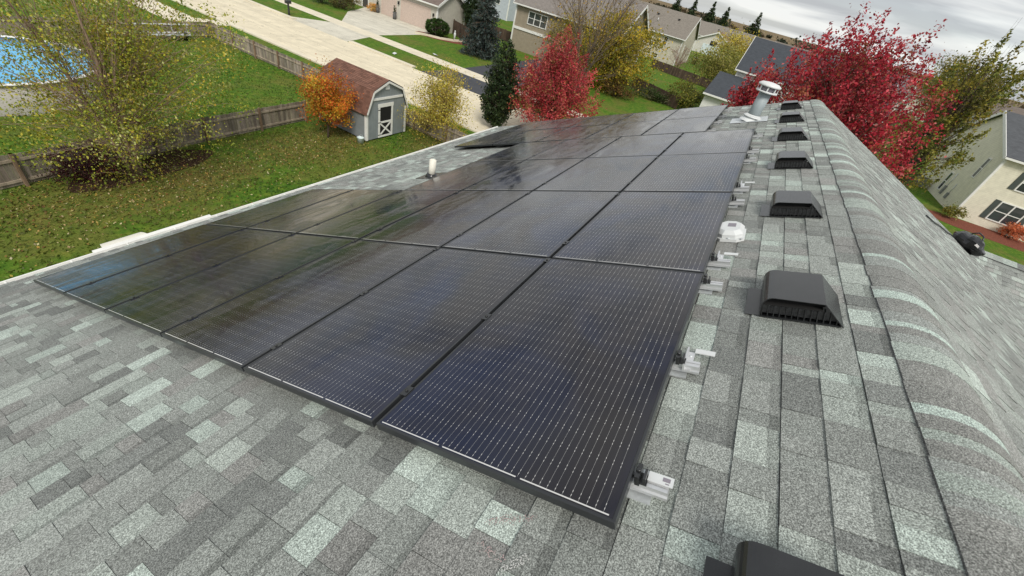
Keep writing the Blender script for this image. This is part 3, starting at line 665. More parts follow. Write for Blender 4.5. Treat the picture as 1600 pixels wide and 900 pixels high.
tree('willow_tree', 'broad golden-green tree between the bare tree and the tan house', 'tree', (52.5, 16.2), 8, 4.0, (5.4, 5.2, 3.9), 210, 85, .20, WL, .15, 10, sig=.14, low=.3, shell=.35)
tree('willow_tree', 'golden tree standing left behind the broad golden-green one', 'tree', (56, 23.0), 6.5, 3.2, (3.2, 3.2, 3.0), 90, 70, .2, WL, .12, 16, sig=.15, low=.3, shell=.35)
tree('maple_tree', 'big crimson maple rising over the far end of the ridge', 'tree', (33.2, -4.5), 11.8, 6.2, (5.8, 5.9, 5.0), 520, 105, .145, CR, .2, 12, sig=.075, low=1.0, shell=.25, taper=.25, spray=.10)
tree('maple_tree', 'smaller crimson maple behind the white-capped flue', 'tree', (36.5, .4), 8.2, 4.6, (3.0, 2.5, 3.3), 120, 80, .145, CR, .13, 13, sig=.08, low=.8, shell=.3, taper=.75, spray=.14)
tree('oak_tree', 'green and yellow tree brushing the side of the cream house', 'tree', (45.3, -13.1), 13.0, 6.8, (3.1, 2.9, 5.8), 175, 80, .18, GR, .18, 14, sig=.085, low=.6, shell=.3, bare=1, spray=.05)
tree('oak_tree', 'yellowing tree behind the cream house under the sky', 'tree', (76, -20.8), 13.2, 9.2, (4.6, 4.6, 3.4), 150, 90, .2, GR[:1] + [(.27, .215, .03), (.17, .17, .03), (.33, .24, .03)], .2, 15, sig=.13, low=.8, shell=.35)
tree('yellow_tree', 'pale yellow tree beside the white garage in the distance', 'tree', (106, 8.2), 8.2, 4.9, (5.6, 5.4, 3.6), 110, 70, .26, YL, .13, 17, sig=.15, low=.4, shell=.3)
tree('yellow_tree', 'greenish yellow tree just behind the dark-roofed white house', 'tree', (85, 6.9), 6.8, 3.2, (5.6, 5.4, 3.1), 130, 75, .24, [(.30, .28, .05), (.22, .22, .04), (.16, .17, .03), (.36, .33, .10)], .12, 18, sig=.15, low=.4, shell=.3)
tree('bare_shrub', 'leafless pinkish shrub in front of the tan house', 'shrub', (88, 14.6), 4.4, 2.5, (2.9, 2.9, 1.9), 40, 14, .14, [(.26, .15, .11), (.3, .2, .14)], .07, 19, mat_wood('pinkish_twigs', (.30, .20, .16)), stems=6, sig=.12, limb_r=.03, bare=5, shell=.5)
tree('yellow_shrub', 'yellow-green rounded shrub at the near end of the dark fence', 'shrub', (57.5, 7.3), 3.1, 1.5, (3.0, 2.6, 1.5), 80, 60, .17, [(.17, .17, .025), (.11, .125, .02), (.24, .21, .035), (.07, .09, .015)], .08, 20, stems=3, sig=.15, low=.1, shell=.35)
tree('brown_shrub', 'russet brown shrub under the broad golden-green tree', 'shrub', (50.5, 13.9), 2.2, 1.05, (2.6, 2.4, 1.1), 60, 55, .14, [(.16, .075, .03), (.11, .06, .022), (.20, .12, .035), (.09, .08, .02)], .06, 22, stems=3, sig=.16, low=.08, shell=.35)
tree('hedge', 'low dark green hedge beside the dark fence on the far lawn', 'hedge', (55.6, 10.9), 1.3, .65, (1.1, 2.6, .65), 60, 60, .12, GD + [(.2, .19, .1)], .04, 23, stems=4, sig=.17, low=.05, shell=.3)
tree('barberry_bush', 'dark burgundy bush at the foot of the large birch', 'bush', (4.75, 19.75), 1.35, .66, (1.15, .8, .66), 70, 70, .055, BU, .03, 24, stems=5, sig=.17, low=.05, shell=.3)
tree('mum_plant', 'bright orange flower clump below the cream house windows', 'plant', (52.0 - 1.2, -24.9), 1.3, .7, (.95, .95, .6), 40, 60, .12, [(.62, .20, .09), (.55, .15, .06), (.66, .28, .14)], .03, 26, stems=4, sig=.17, low=.05, shell=.3)
tree('small_shrub', 'small grey-green shrub at the cream house corner', 'shrub', (50.2, -19.9), 1.4, .7, (.9, .9, .65), 40, 50, .11, GR, .03, 27, stems=3, sig=.17, low=.05, shell=.3)
tree('door_bush', 'brown-green clipped bush beside the door across the street', 'bush', (44.2, 50.2), 2.0, .95, (1.9, 1.9, .95), 60, 60, .13, [(.09, .08, .025), (.13, .10, .03), (.06, .055, .02)], .05, 28, stems=3, sig=.16, low=.08, shell=.35)
tree('dark_bush', 'very dark bush behind the brown-green one at the top edge', 'bush', (43.0, 52.8), 2.4, 1.2, (1.8, 1.8, 1.1), 50, 60, .14, EV_, .05, 29, stems=3, sig=.16, low=.08, shell=.3)
tree('pumpkin_display', 'orange autumn flowers on the step across the street', 'flowers', (48.6, 49.6), 1.0, .5, (.75, .75, .45), 30, 50, .10, [(.62, .33, .07), (.55, .22, .04), (.66, .48, .16)], .02, 30, stems=3, sig=.18, low=.05, shell=.3)
tree('round_bush', 'clipped round green bush beside the garage across the street', 'bush', (48.0, 38.0), 1.9, .95, (1.45, 1.45, .92), 170, 190, .10, GD, .06, 31, stems=3, sig=.06, low=.05, shell=.88)

def conifer(name, label, base, h, r, seed, pal, tiers, leaf, group=None, power=1.0, column=False):
    rng = np.random.default_rng(seed); rr = random.Random(seed); o = thing(name, label, 'tree', (base[0], base[1], 0), (0, 0, 0), group)
    tb = MB(); tb.tube([(0, 0, -.05), (0, 0, h * .5), (0, 0, h * .97)], [h * .022, h * .013, .008], 7); P = []; 
    for i in range(tiers):
        f = (i + rr.random() * .6) / tiers; z = h * (.03 + .95 * f)
        rad = r * (1 - f) ** power if not column else r * (1 - f ** 2.6) ** .8 * (.55 + .45 * min(1, f * 4))
        nb = max(4, int(13 * (1 - f) + 4))
        for b_ in range(nb):
            a = rr.uniform(0, 6.283); L_ = rad * rr.uniform(.72, 1.12); dz = (-.22 if not column else .35) * L_
            end = Vector((math.cos(a) * L_, math.sin(a) * L_, z + dz)); tb.tube([(0, 0, z), (end.x * .5, end.y * .5, z + dz * .35), end], [h * .004 + .004, h * .003 + .003, .003], 3, cap=False)
            m_ = max(6, int(34 * L_ / r))
            t = rng.uniform(.18 if not column else .55, 1.04, m_)[:, None]; w_ = .12 * L_ + .03 * h * .3
            q = np.array([[0, 0, z]]) * (1 - t) + np.array([list(end)]) * t + rng.normal(size=(m_, 3)) * np.array([w_, w_, w_ * .55]) * (1.1 - .5 * t)
            P.append(q)
    P = np.concatenate(P); tb.build('trunk', M_BARK, o); n = len(P)
    cols = pick(pal, n, rng); V, F, c = leaf_cloud(P, leaf, np.clip(cols, 0, 1), rng, .34, 0, -.45 if column else .25); cloud_mesh('crown', V, F, c, M_LEAF, o); return o
conifer('spruce_tree', 'tall blue-green spruce on the lawn across the street', (46.2, 30.0), 9.4, 2.7, 41, SP, 40, .34)
conifer('arborvitae', 'dark green evergreen column between road and red maple', (25.9, 15.1), 5.8, 1.25, 42, EV_, 46, .20, column=True)
conifer('cedar_tree', 'dark evergreen behind the garage across the street', (54.8, 37.2), 9.0, 1.6, 43, EV_, 34, .34, column=True)
for k, (bx_, by_, hh, rr_, lb) in enumerate([(262, 55, 11, 5.0, 'leftmost'), (262, 46.5, 11, 5.2, 'second from the left'), (258, 37, 11.5, 5.4, 'third from the left'), (258, 30.0, 11, 4.6, 'slim fourth'), (262, 15.6, 12.0, 6.2, 'lone rightmost')]):
    conifer('spruce_tree', f'dark distant spruce at the field edge, {lb} of its line', (bx_, by_), hh * 1.3, rr_ * 1.15, 50 + k, EV_, 26, 1.0, 'spruces along the field edge')
# far tree line
rng = np.random.default_rng(77); P = []; C_ = []
for k in range(150):
    a = R(rng.uniform(-26, 42)); d = rng.uniform(380, 950); cx, cy = d * math.cos(a), d * math.sin(a); hh = rng.uniform(3, 9); n = 70
    q = rng.normal(size=(n, 3)) * np.array([hh * .5, hh * .6, hh * .26]) + np.array([cx, cy, hh * .5]); P.append(q); col = np.array([(.05, .055, .03), (.075, .06, .035), (.04, .05, .03), (.10, .075, .04)][rng.integers(4)]); C_.append(np.tile(col, (n, 1)) * rng.uniform(.7, 1.3, (n, 1)))
V, F, c = leaf_cloud(np.concatenate(P), 2.6, np.concatenate(C_), rng, .8)
tl = cloud_mesh('distant_treeline', V, F, c, M_LEAF); struct(tl, 'stuff'); tag(tl, 'dark trees and bushes scattered along the far horizon', 'trees')
# fallen leaves and grass tufts in our yard
rng = np.random.default_rng(5); P = []
for cx, cy, sx, sy, n in ((5.6, 18.3, 3.4, 1.5, 2600), (13.8, 18.2, 2.2, 1.3, 1300), (19.5, 14.5, 1.8, 1.8, 900), (7, 14, 8, 3.5, 800), (14, 28, 6, 6, 500)):
    q = rng.normal(size=(n, 2)) * np.array([sx, sy]) + np.array([cx, cy]); P.append(q)
P = np.concatenate(P); P = P[(P[:, 1] > 7.5)]; P = np.concatenate([P, rng.uniform(.015, .05, (len(P), 1))], 1); n = len(P)
V, F, c = leaf_cloud(P, .068, np.clip(pick([(.50, .39, .17), (.34, .22, .06), (.24, .12, .04), (.56, .48, .28), (.42, .30, .06), (.15, .08, .03)], n, rng), 0, .9), rng, .7, 2.5)
fl_ = cloud_mesh('fallen_leaves', V, F, c, M_LEAF); struct(fl_, 'stuff'); tag(fl_, 'fallen yellow and brown leaves scattered on the lawn', 'leaves')
n = 60000; X = rng.uniform(-3, 21, n); Y = rng.uniform(8.2, 37, n); keep = rng.random(n) < np.clip(1.25 - (Y - 8) / 32, .2, 1); X, Y = X[keep], Y[keep]; n = len(X)
P = np.stack([X, Y, rng.uniform(.01, .05, n)], 1); pt = (np.sin(X * .9 + np.cos(Y * .7) * 1.4) * np.cos(Y * .8 + X * .3) + 1) / 2
gc = np.array([(.048, .118, .012)]) * (1 - pt[:, None]) + np.array([(.140, .182, .026)]) * pt[:, None]; 
bl = np.maximum.reduce([1 - np.hypot((X - a) / ra, (Y - b) / rb) for a, b, ra, rb in ((5.6, 18.3, 6.2, 3.0), (13.6, 18.6, 4.2, 2.6), (19.5, 14.5, 3.5, 3.0))])
bl = np.clip(bl / .4, 0, 1) * rng.uniform(.15, .85, n); wp = np.clip(np.sin(X * .55 + 1.7) * np.sin(Y * .6 + X * .2) - .25, 0, 1) * .6
mixc = np.where(rng.random((n, 1)) < .5, [[.20, .135, .045]], [[.14, .10, .03]]); gc = gc * (1 - bl[:, None]) + mixc * bl[:, None]; gc = gc * (1 - wp[:, None]) + np.array([[.20, .185, .06]]) * wp[:, None]
gc = gc * rng.uniform(.6, 1.45, (n, 1))
V, F, c = leaf_cloud(P, .11, gc, rng, .45, .4, -.35); gr = cloud_mesh('grass', V, F, c, M_LEAF); struct(gr, 'stuff'); tag(gr, 'short green grass of the lawns behind the house', 'grass')

# ------------------------------------------------------------------ fences
def fence(label, pts, h=1.12, mat=None, step=2.4, face=1, group='wooden fences'):
    mat = mat or M_FENCE; p0 = Vector((*pts[0], 0)); o = thing('wooden_fence', label, 'fence', p0, (0, 0, 0), group); bd, rl = MB(), MB()
    for (a, b_) in zip(pts[:-1], pts[1:]):
        a, b_ = Vector((*a, 0)), Vector((*b_, 0)); d = (b_ - a); Lg = d.length; d.normalize(); nr = Vector((-d.y, d.x, 0)) * face; ang = math.atan2(d.y, d.x); RM_ = Matrix.Rotation(ang, 3, 'Z')
        k = 0
        while k * .145 < Lg - .05:
            c = a + d * (k * .145 + .07) - p0; hh = h + random.uniform(-.015, .015); g = random.uniform(.7, 1.25); bd.box(c + Vector((0, 0, hh / 2 + .03)), (.137, .018, hh - .06), (g, g * random.uniform(.95, 1.02), g * random.uniform(.9, 1.0)), RM_); k += 1
        for z in (.22, h - .2): rl.box(a + d * (Lg / 2) + nr * .03 - p0 + Vector((0, 0, z)), (Lg, .04, .085), (1.3, 1.25, 1.15), RM_)
        npost = max(1, round(Lg / step))
        for i in range(npost + 1):
            q = a + d * (Lg * i / npost) + nr * .075 - p0; pb = MB(); pb.box(q + Vector((0, 0, (h + .06) / 2)), (.09, .09, h + .06), (.85, .68, .55), RM_); pb.build('post', mat, o)
    bd.build('boards', mat, o); rl.build('rails', mat, o); return o
fence('grey weathered fence between the lawn below the roof and the pool yard', [(-9, 19.0), (3.1, 20.25), (9.6, 20.95), (15.2, 21.3)], 1.12, face=-1)
fence('grey weathered fence along the near side of the road', [(20.0, 37.4), (20.1, 27.5), (20.15, 12.5)], 1.12, face=-1)
fence('grey weathered fence at the far end of the pool yard', [(-6, 38.2), (8, 37.9), (20.0, 37.5)], 1.10, face=-1)
fence('dark brown fence beside the garage across the street', [(52.6, 39.0), (51.2, 36.6), (50.3, 34.8)], 1.7, M_FENCED, face=1)
fence('dark fence on the lawn left of the beige house', [(62, 44), (61, 38), (60.5, 33.2)], 1.4, M_FENCED, face=1)
fence('dark fence beside the low hedge on the far lawn', [(59.5, 14.6), (57.6, 11.6), (55.2, 7.6)], 1.35, M_FENCED, face=1)
fence('dark fence running across the lawn before the tan house', [(84.5, 18.5), (82.6, 13.4), (81.2, 6.3)], 1.35, M_FENCED, face=1)

# ------------------------------------------------------------------ pool
pl = thing('swimming_pool', 'round above-ground pool with bright blue water behind the fence', 'pool', (6.0, 30.0, 0))
mb = MB(); mb.lathe((0, 0, 0), [(3.70, 0), (3.70, 1.24), (3.62, 1.24), (3.62, .3)], 56, caps=False); mb.build('wall', M_POOLW, pl)
mb = MB(); mb.lathe((0, 0, 0), [(3.56, 1.241), (3.80, 1.241), (3.80, 1.275), (3.56, 1.275), (3.56, 1.241)], 56, caps=False); mb.build('rim', M_WTRIM, pl)
mb = MB(); mb.face([(3.6 * math.cos(2 * math.pi * i / 56), 3.6 * math.sin(2 * math.pi * i / 56), 1.06) for i in range(56)]); mb.build('water', M_WATER, pl)
mb = MB(); mb.lathe((0, 0, 0), [(3.615, 1.0), (3.615, 1.235)], 56, caps=False); mb.build('liner', plain('pool_liner', (.10, .22, .38), .5), pl)

# ------------------------------------------------------------------ shed
M_SHEDG = NT('shed_siding'); _sp = M_SHEDG.n('ShaderNodeSeparateXYZ'); M_SHEDG.l(M_SHEDG.pos(), _sp.inputs[0])
_g = M_SHEDG.math('MAXIMUM', M_SHEDG.math('LESS_THAN', M_SHEDG.math('FRACT', M_SHEDG.math('DIVIDE', _sp.outputs[0], .2)), .07), 0.0)
_n = M_SHEDG.rng(M_SHEDG.noise(M_SHEDG.pos(), 3, 3), .3, .7, .92, 1.08); M_SHEDG = M_SHEDG.set(M_SHEDG.mix(1.0, M_SHEDG.mix(M_SHEDG.math('MULTIPLY', _g, .4), (.225, .252, .264), (.10, .115, .12)), _n, 'MULTIPLY'), .6)
def mat_redroof():
    t = NT('red_brown_shingles'); c = t.col(); n2 = t.noise(t.pos(), 40, 3, .6); return t.set(t.mix(1.0, c, t.rng(n2, .3, .7, .75, 1.25), 'MULTIPLY'), .9, 0, .2)
M_RED = mat_redroof()
X0, X1, Y0, Y1 = 16.1, 19.22, 17.5, 21.25; XM = (X0 + X1) / 2
sh = thing('garden_shed', 'grey barn-style shed with a red-brown gambrel roof and white trim', 'shed', (X0, Y0, 0))
Ls = lambda x, y, z: (x - X0, y - Y0, z)
prof = [(X0, .08), (X0, 1.60), (X0 + .50, 2.66), (XM, 3.12), (X1 - .50, 2.66), (X1, 1.60), (X1, .08)]
mb = MB(); mb.prism([(x - X0, z) for x, z in prof], 1, 0, Y1 - Y0); mb.build('wall', M_SHEDG, sh)
mb = MB()
for a, b_ in (((X0 - .10, 1.50), (X0 + .47, 2.72)), ((X0 + .45, 2.71), (XM + .0, 3.19)), ((XM, 3.19), (X1 - .45, 2.71)), ((X1 - .47, 2.72), (X1 + .10, 1.50))):
    a, b_ = Vector((a[0] - X0, a[1])), Vector((b_[0] - X0, b_[1])); d = b_ - a; nl = Vector((-d.y, d.x)).normalized(); 
    if nl.y < 0: nl = -nl
    nc = int(d.length / .11); yy0, yy1 = -.12, Y1 - Y0 + .12
    for i in range(nc):
        q0, q1 = a + d * (i / nc), a + d * ((i + 1) / nc); lo_up = (q0, q1) if q0.y < q1.y else (q1, q0); y = yy0
        while y < yy1 - 1e-4:
            ye = min(y + random.uniform(.18, .34), yy1); g = random.uniform(.72, 1.25); c = (.165 * g, .085 * g, .062 * g); l_, u_ = lo_up; l2 = l_ + nl * .016; u2 = u_ + nl * .004
            mb.face([(l2.x, y, l2.y), (l2.x, ye, l2.y), (u2.x, ye, u2.y), (u2.x, y, u2.y)], c); mb.face([(l2.x, y, l2.y), (l2.x, ye, l2.y), (l_.x, ye, l_.y), (l_.x, y, l_.y)], (.05, .03, .02)); y = ye
    for yv in (yy0, yy1): q = [a, b_, b_ + nl * .012, a + nl * .012]; mb.face([(p.x, yv, p.y) for p in q], (.07, .04, .03))
    mb.face([(a.x, yy0, a.y), (a.x, yy1, a.y), (b_.x, yy1, b_.y), (b_.x, yy0, b_.y)], (.05, .04, .04))
mb.build('roof', M_RED, sh)
def strip(mb, a, b_, wd, y0, y1):
    a, b_ = Vector(a), Vector(b_); d = (b_ - a).normalized(); n_ = Vector((-d.y, d.x)) * wd / 2; mb.prism([tuple(a - n_), tuple(b_ - n_), tuple(b_ + n_), tuple(a + n_)], 1, y0, y1)
mb = MB(); pp = [(0 - .03, 1.54), (.46, 2.63), (XM - X0, 3.085), (X1 - X0 - .46, 2.63), (X1 - X0 + .03, 1.54)]
for k, (a, b_) in enumerate(zip(pp[:-1], pp[1:])): strip(mb, a, b_, .10, -.135 - .002 * k, -.118)
mb.bx(-.012, .11, -.03, -.002, .08, 1.62); mb.bx(X1 - X0 - .11, X1 - X0 + .012, -.03, -.002, .08, 1.62); mb.bx(-.03, -.002, .0, .11, .08, 1.5)
mb.bx(.34, X1 - X0 - .34, -.04, -.002, 2.18, 2.30); mb.build('trim', M_WTRIM, sh)
mb = MB(); mb.bx(XM - X0 - .17, XM - X0 + .13, -.035, -.002, 2.68, 2.90); mb.build('gable_vent', M_WHITE, sh)
dr = MB(); dx0, dx1 = .86, 2.0
dr.bx(dx0 + .1, dx1 - .1, -.02, -.002, .12, 1.85, (1, 1, 1)); door = dr.build('door', M_DARK, sh)
mb = MB(); mb.bx(dx0, dx0 + .13, -.045, -.021, .1, 1.93); mb.bx(dx1 - .13, dx1, -.045, -.021, .1, 1.93); mb.bx(dx0 - .03, dx1 + .03, -.05, -.0215, 1.78, 1.97)
mb.bx(dx0 + .13, dx1 - .13, -.043, -.021, .1, .2); mb.bx(dx0 + .13, dx1 - .13, -.043, -.021, .90, 1.0)
strip(mb, (dx0 + .13, .22), (dx1 - .13, .90), .085, -.0425, -.021); strip(mb, (dx0 + .13, .90), (dx1 - .13, .22), .085, -.041, -.0212); mb.build('door_frame', M_WTRIM, door)
for z in (.25, .95, 1.65): mb = MB(); mb.bx(dx0 - .02, dx0 + .2, -.052, -.0455, z - .02, z + .02); mb.build('hinge', M_BLACK, door)
bk = thing('bucket', 'pale plastic bucket standing at the shed corner', 'bucket', (15.72, 17.55, 0))
mb = MB(); mb.lathe((0, 0, 0), [(.15, 0), (.19, .32), (.20, .33), (.17, .32), (.14, .03)], 20); mb.build('pail', plain('pale_bucket', (.62, .72, .72), .4), bk); mb = MB(); mb.tube([(-.19, 0, .32), (-.15, 0, .42), (0, 0, .47), (.15, 0, .42), (.19, 0, .32)], .008, 5); mb.build('handle', M_ZINC, bk)

# ------------------------------------------------------------------ neighbouring houses
def gable_house(label, x0, x1, y0, y1, ez, rz, axis, wallc, roofc, ov=.4, wins=(), doors=(), name='house', lap=.14, roof_mat=None, vents=0, chimney=None, trim=True):
    """gable house; ridge along axis 'x' or 'y'; wins: (face, along, z, w, h[, shutters])"""
    o = thing(name, label, 'house', ((x0 + x1) / 2, (y0 + y1) / 2, 0)); ox, oy = o.location.x, o.location.y
    wm = mat_siding('siding', wallc, lap); rm = roof_mat or mat_roof('roof_shingles', roofc)
    if axis == 'y': pr = [(x0 - ox, 0), (x1 - ox, 0), (x1 - ox, ez), ((x0 + x1) / 2 - ox, rz), (x0 - ox, ez)]; ax, a, b_ = 1, y0 - oy, y1 - oy
    else: pr = [(y0 - oy, 0), (y1 - oy, 0), (y1 - oy, ez), ((y0 + y1) / 2 - oy, rz), (y0 - oy, ez)]; ax, a, b_ = 0, x0 - ox, x1 - ox
    mb = MB(); mb.prism(pr, ax, a, b_); mb.build('wall', wm, o)
    half = (pr[1][0] - pr[0][0]) / 2; sl_ = (rz - ez) / half; lo_ = pr[0][0]; hi_ = pr[1][0]; mid = (lo_ + hi_) / 2; th = .16
    mb = MB()
    for sg in (-1, 1):
        e0 = mid + sg * (half + ov); ze = ez - ov * sl_; q = [(mid, rz + .02), (mid, rz + .02 + th), (e0, ze + .02 + th), (e0, ze + .02)]; mb.prism(q, ax, a - ov, b_ + ov)
    rf = mb.build('roof', rm, o)
    if trim:
        mb = MB()
        for sg in (-1, 1):
            e0 = mid + sg * (half + ov); ze = ez - ov * sl_; mb.prism([(e0 + sg * .003, ze - .03), (e0 + sg * .13, ze - .03), (e0 + sg * .13, ze + .12), (e0 + sg * .003, ze + .12)], ax, a - ov, b_ + ov)
            for end, dr_ in ((a - ov, -1), (b_ + ov, 1)):
                mb.prism([(mid, rz - .12), (mid, rz + .03 + th), (e0, ze + .03 + th), (e0, ze - .12)], ax, end + dr_ * .004, end + dr_ * .05)
        mb.build('gutter', M_WTRIM, o)
        for cx in (x0 - ox, x1 - ox):
            for cy in (y0 - oy, y1 - oy): mb = MB(); mb.bx(cx - .09, cx + .09, cy - .09, cy + .09, 0, ez - .05); mb.build('corner_trim', M_WTRIM, o)
    for wdef in list(wins) + list(doors):
        fc, u, z, ww, hh = wdef[:5]; isd = wdef in doors; kind = wdef[5] if len(wdef) > 5 else None
        fxn, val, sg = {'-x': (0, x0 - ox, -1), '+x': (0, x1 - ox, 1), '-y': (1, y0 - oy, -1), '+y': (1, y1 - oy, 1)}[fc]; u0 = u - (oy if fxn == 0 else ox)
        def slab(mb, ua, ub, za, zb, d0, d1):
            p, q = sorted((val + sg * d0, val + sg * d1))
            if fxn == 0: mb.bx(p, q, ua, ub, za, zb)
            else: mb.bx(ua, ub, p, q, za, zb)
        if isd:
            mb = MB(); slab(mb, u0 - ww / 2, u0 + ww / 2, z, z + hh, .003, .03)
            d_ = mb.build('garage_door' if ww > 2 else 'door', plain('door_paint', kind or (.5, .42, .38), .6), o); mb = MB()
            slab(mb, u0 - ww / 2 - .12, u0 - ww / 2, z, z + hh + .14, .002, .06); slab(mb, u0 + ww / 2, u0 + ww / 2 + .12, z, z + hh + .14, .002, .06); slab(mb, u0 - ww / 2, u0 + ww / 2, z + hh, z + hh + .14, .002, .06)
            if ww > 2:
                for k in range(1, 4): slab(mb, u0 - ww / 2, u0 + ww / 2, z + hh * k / 4 - .012, z + hh * k / 4 + .012, .0305, .034)
            mb.build('door_frame', M_WTRIM if ww <= 2 else plain('door_trim', tuple(min(.8, q * 1.1) for q in (kind or (.5, .42, .38)))), d_)
        else:
            mb = MB(); f_ = .09
            slab(mb, u0 - ww / 2, u0 - ww / 2 + f_, z, z + hh, .003, .07); slab(mb, u0 + ww / 2 - f_, u0 + ww / 2, z, z + hh, .003, .07); slab(mb, u0 - ww / 2 + f_, u0 + ww / 2 - f_, z, z + f_, .003, .07); slab(mb, u0 - ww / 2 + f_, u0 + ww / 2 - f_, z + hh - f_, z + hh, .003, .07)
            slab(mb, u0 - ww / 2 + f_, u0 + ww / 2 - f_, z + hh / 2 - .03, z + hh / 2 + .03, .003, .06)
            for k in range(1, max(1, round(ww / .95))): uc = u0 - ww / 2 + ww * k / round(ww / .95); slab(mb, uc - .05, uc + .05, z + f_, z + hh - f_, .003, .065)
            w_ = mb.build('window', M_WTRIM, o); mb = MB(); slab(mb, u0 - ww / 2 + f_, u0 + ww / 2 - f_, z + f_, z + hh - f_, .002, .03); mb.build('pane', M_GLASSW, w_)
            if kind:
                for s2 in (-1, 1): mb = MB(); uc = u0 + s2 * (ww / 2 + .25); slab(mb, uc - .2, uc + .2, z, z + hh, .003, .05); mb.build('shutter', plain('shutter_paint', kind, .6), w_)
    for k in range(vents):
        t = .3 if ax == 1 else .7; u = a + (b_ - a) * (k + .7) / (vents + .4); e0 = mid - (half + ov) * .35; z = rz - half * .35 * sl_ + .16; mb = MB()
        if ax == 1: mb.bx(e0 - .2, e0 + .2, u - .2, u + .2, z, z + .22)
        else: mb.bx(u - .2, u + .2, e0 - .2, e0 + .2, z, z + .22)
        mb.build('roof_vent', M_BLACK, rf)
    for k in range(2 if vents else 0):
        u = a + (b_ - a) * (.45 + .4 * k); e0 = mid - (half + ov) * .62; z = rz - half * .62 * sl_ + .1; mb = MB(); mb.lathe(((e0, u, z) if ax == 1 else (u, e0, z)), [(.07, 0), (.07, .55)], 10); mb.build('vent_pipe', M_WHITE, rf)
    return o
# cream two-storey house, right
cr = gable_house('cream two-storey house with dark shuttered windows right of the roof', 51.6, 65.0, -34, -20.5, 5.75, 8.5, 'y', (.72, .69, .56), (.085, .09, .098), .3, lap=.15,
    wins=[('-x', -23.7, .75, 2.1, 1.75, (.05, .065, .06)), ('-x', -28.0, .75, 2.1, 1.75, (.05, .065, .06)), ('-x', -23.6, 3.55, 2.0, 1.5, (.05, .065, .06)), ('-x', -28.0, 3.55, 2.0, 1.5, (.05, .065, .06)), ('+y', 54.0, 3.2, .7, 1.9), ('+y', 58.2, .7, .8, 1.9)])
gable_house('brown-roofed house standing behind the cream house', 80, 94, -46, -26.5, 5.4, 8.7, 'y', (.55, .50, .42), (.15, .125, .11), .4, vents=2)
# dark roofed white house beyond the crimson trees
wh = gable_house('white house with a big dark roof beyond the crimson maples', 62.8, 78, -13, 3.4, 5.2, 8.45, 'y', (.70, .70, .68), (.055, .062, .072), .35, wins=[('-x', 1.2, 3.1, 1.1, 1.4), ('-x', -4.5, 3.1, 1.6, 1.4)])
mb = MB(); lo_ = wh.location; mb.prism([(54.6 - lo_.x, 2.72), (62.75 - lo_.x, 4.45), (62.75 - lo_.x, 4.3), (54.6 - lo_.x, 2.57)], 1, 1.2 - lo_.y, 5.35 - lo_.y); mb.build('lower_roof', mat_roof('lower_roof_shingles', (.055, .062, .072)), wh)
mb = MB(); mb.prism([(55.0 - lo_.x, 0), (62.7 - lo_.x, 0), (62.7 - lo_.x, 4.28), (55.0 - lo_.x, 2.6)], 1, 1.4 - lo_.y, 5.1 - lo_.y); mb.build('lower_wall', mat_siding('white_siding', (.70, .70, .68)), wh)
mb = MB(); mb.bx(54.45 - lo_.x, 54.59 - lo_.x, 1.2 - lo_.y, 5.35 - lo_.y, 2.58, 2.74); mb.build('lower_gutter', M_WTRIM, wh)
# garage house across the street
gh = gable_house('pale house with two pink-beige garage doors across the street', 49.3, 55.3, 39.2, 54, 3.15, 4.75, 'y', (.56, .53, .46), (.16, .125, .11), .35, lap=.16,
    doors=[('-x', 42.75, .02, 4.75, 2.35, (.52, .42, .36)), ('-x', 47.35, .02, 2.4, 2.35, (.52, .42, .36)), ('-x', 51.6, .1, 1.0, 2.1, (.06, .055, .05))], wins=[('-x', 53.0, 1.0, .9, 1.3)])
for y in (39.75, 45.6): mb = MB(); g_ = gh.location; mb.bx(49.1 - g_.x, 49.29 - g_.x, y - .09 - g_.y, y + .09 - g_.y, 1.75, 2.1); mb.build('wall_lamp', M_BLACK, gh)
for k, (x, y, lab) in enumerate(((48.7, 45.75, 'dark stone urn between the two garage doors'), (48.9, 49.0, 'dark stone urn beside the house door'))):
    u_ = thing('garden_urn', lab, 'urn', (x, y, 0)); mb = MB(); mb.lathe((0, 0, 0), [(.22, 0), (.25, .5), (.18, .62), (.27, .8), (.24, .84)], 14); mb.build('pot', plain('urn_stone', (.10, .10, .10), .8), u_)
    P_ = np.random.default_rng(90 + k).normal(size=(120, 3)) * np.array([.09, .09, .17]) + np.array([0, 0, 1.05]); V, F, c = leaf_cloud(P_, .12, pick(EV_, 120, np.random.default_rng(3)), np.random.default_rng(4)); cloud_mesh('foliage', V, F, c, M_LEAF, u_)
mb = MB(); pts = [(45.2, 39.1), (46.2, 37.9), (46.9, 36.6), (48.3, 35.6), (50.0, 35.2)]
for a, b_ in zip(pts[:-1], pts[1:]):
    d = Vector((b_[0] - a[0], b_[1] - a[1], 0)); mb.box(((a[0] + b_[0]) / 2, (a[1] + b_[1]) / 2, .10), (d.length + .1, .22, .24), (1, 1, 1), Matrix.Rotation(math.atan2(d.y, d.x), 3, 'Z'))
tag(mb.build('bed_edging', M_WALK), 'pale curved stone edging around the round bush', 'edging')
st_ = thing('garden_statue', 'small white garden statue by the dark brown fence', 'statue', (49.6, 36.4, 0)); mb = MB(); mb.lathe((0, 0, 0), [(.14, 0), (.10, .3), (.16, .55), (.12, .75), (.05, .8), (.10, .92), (.06, 1.02), (.01, 1.04)], 12); mb.build('figure', M_WHITE, st_)
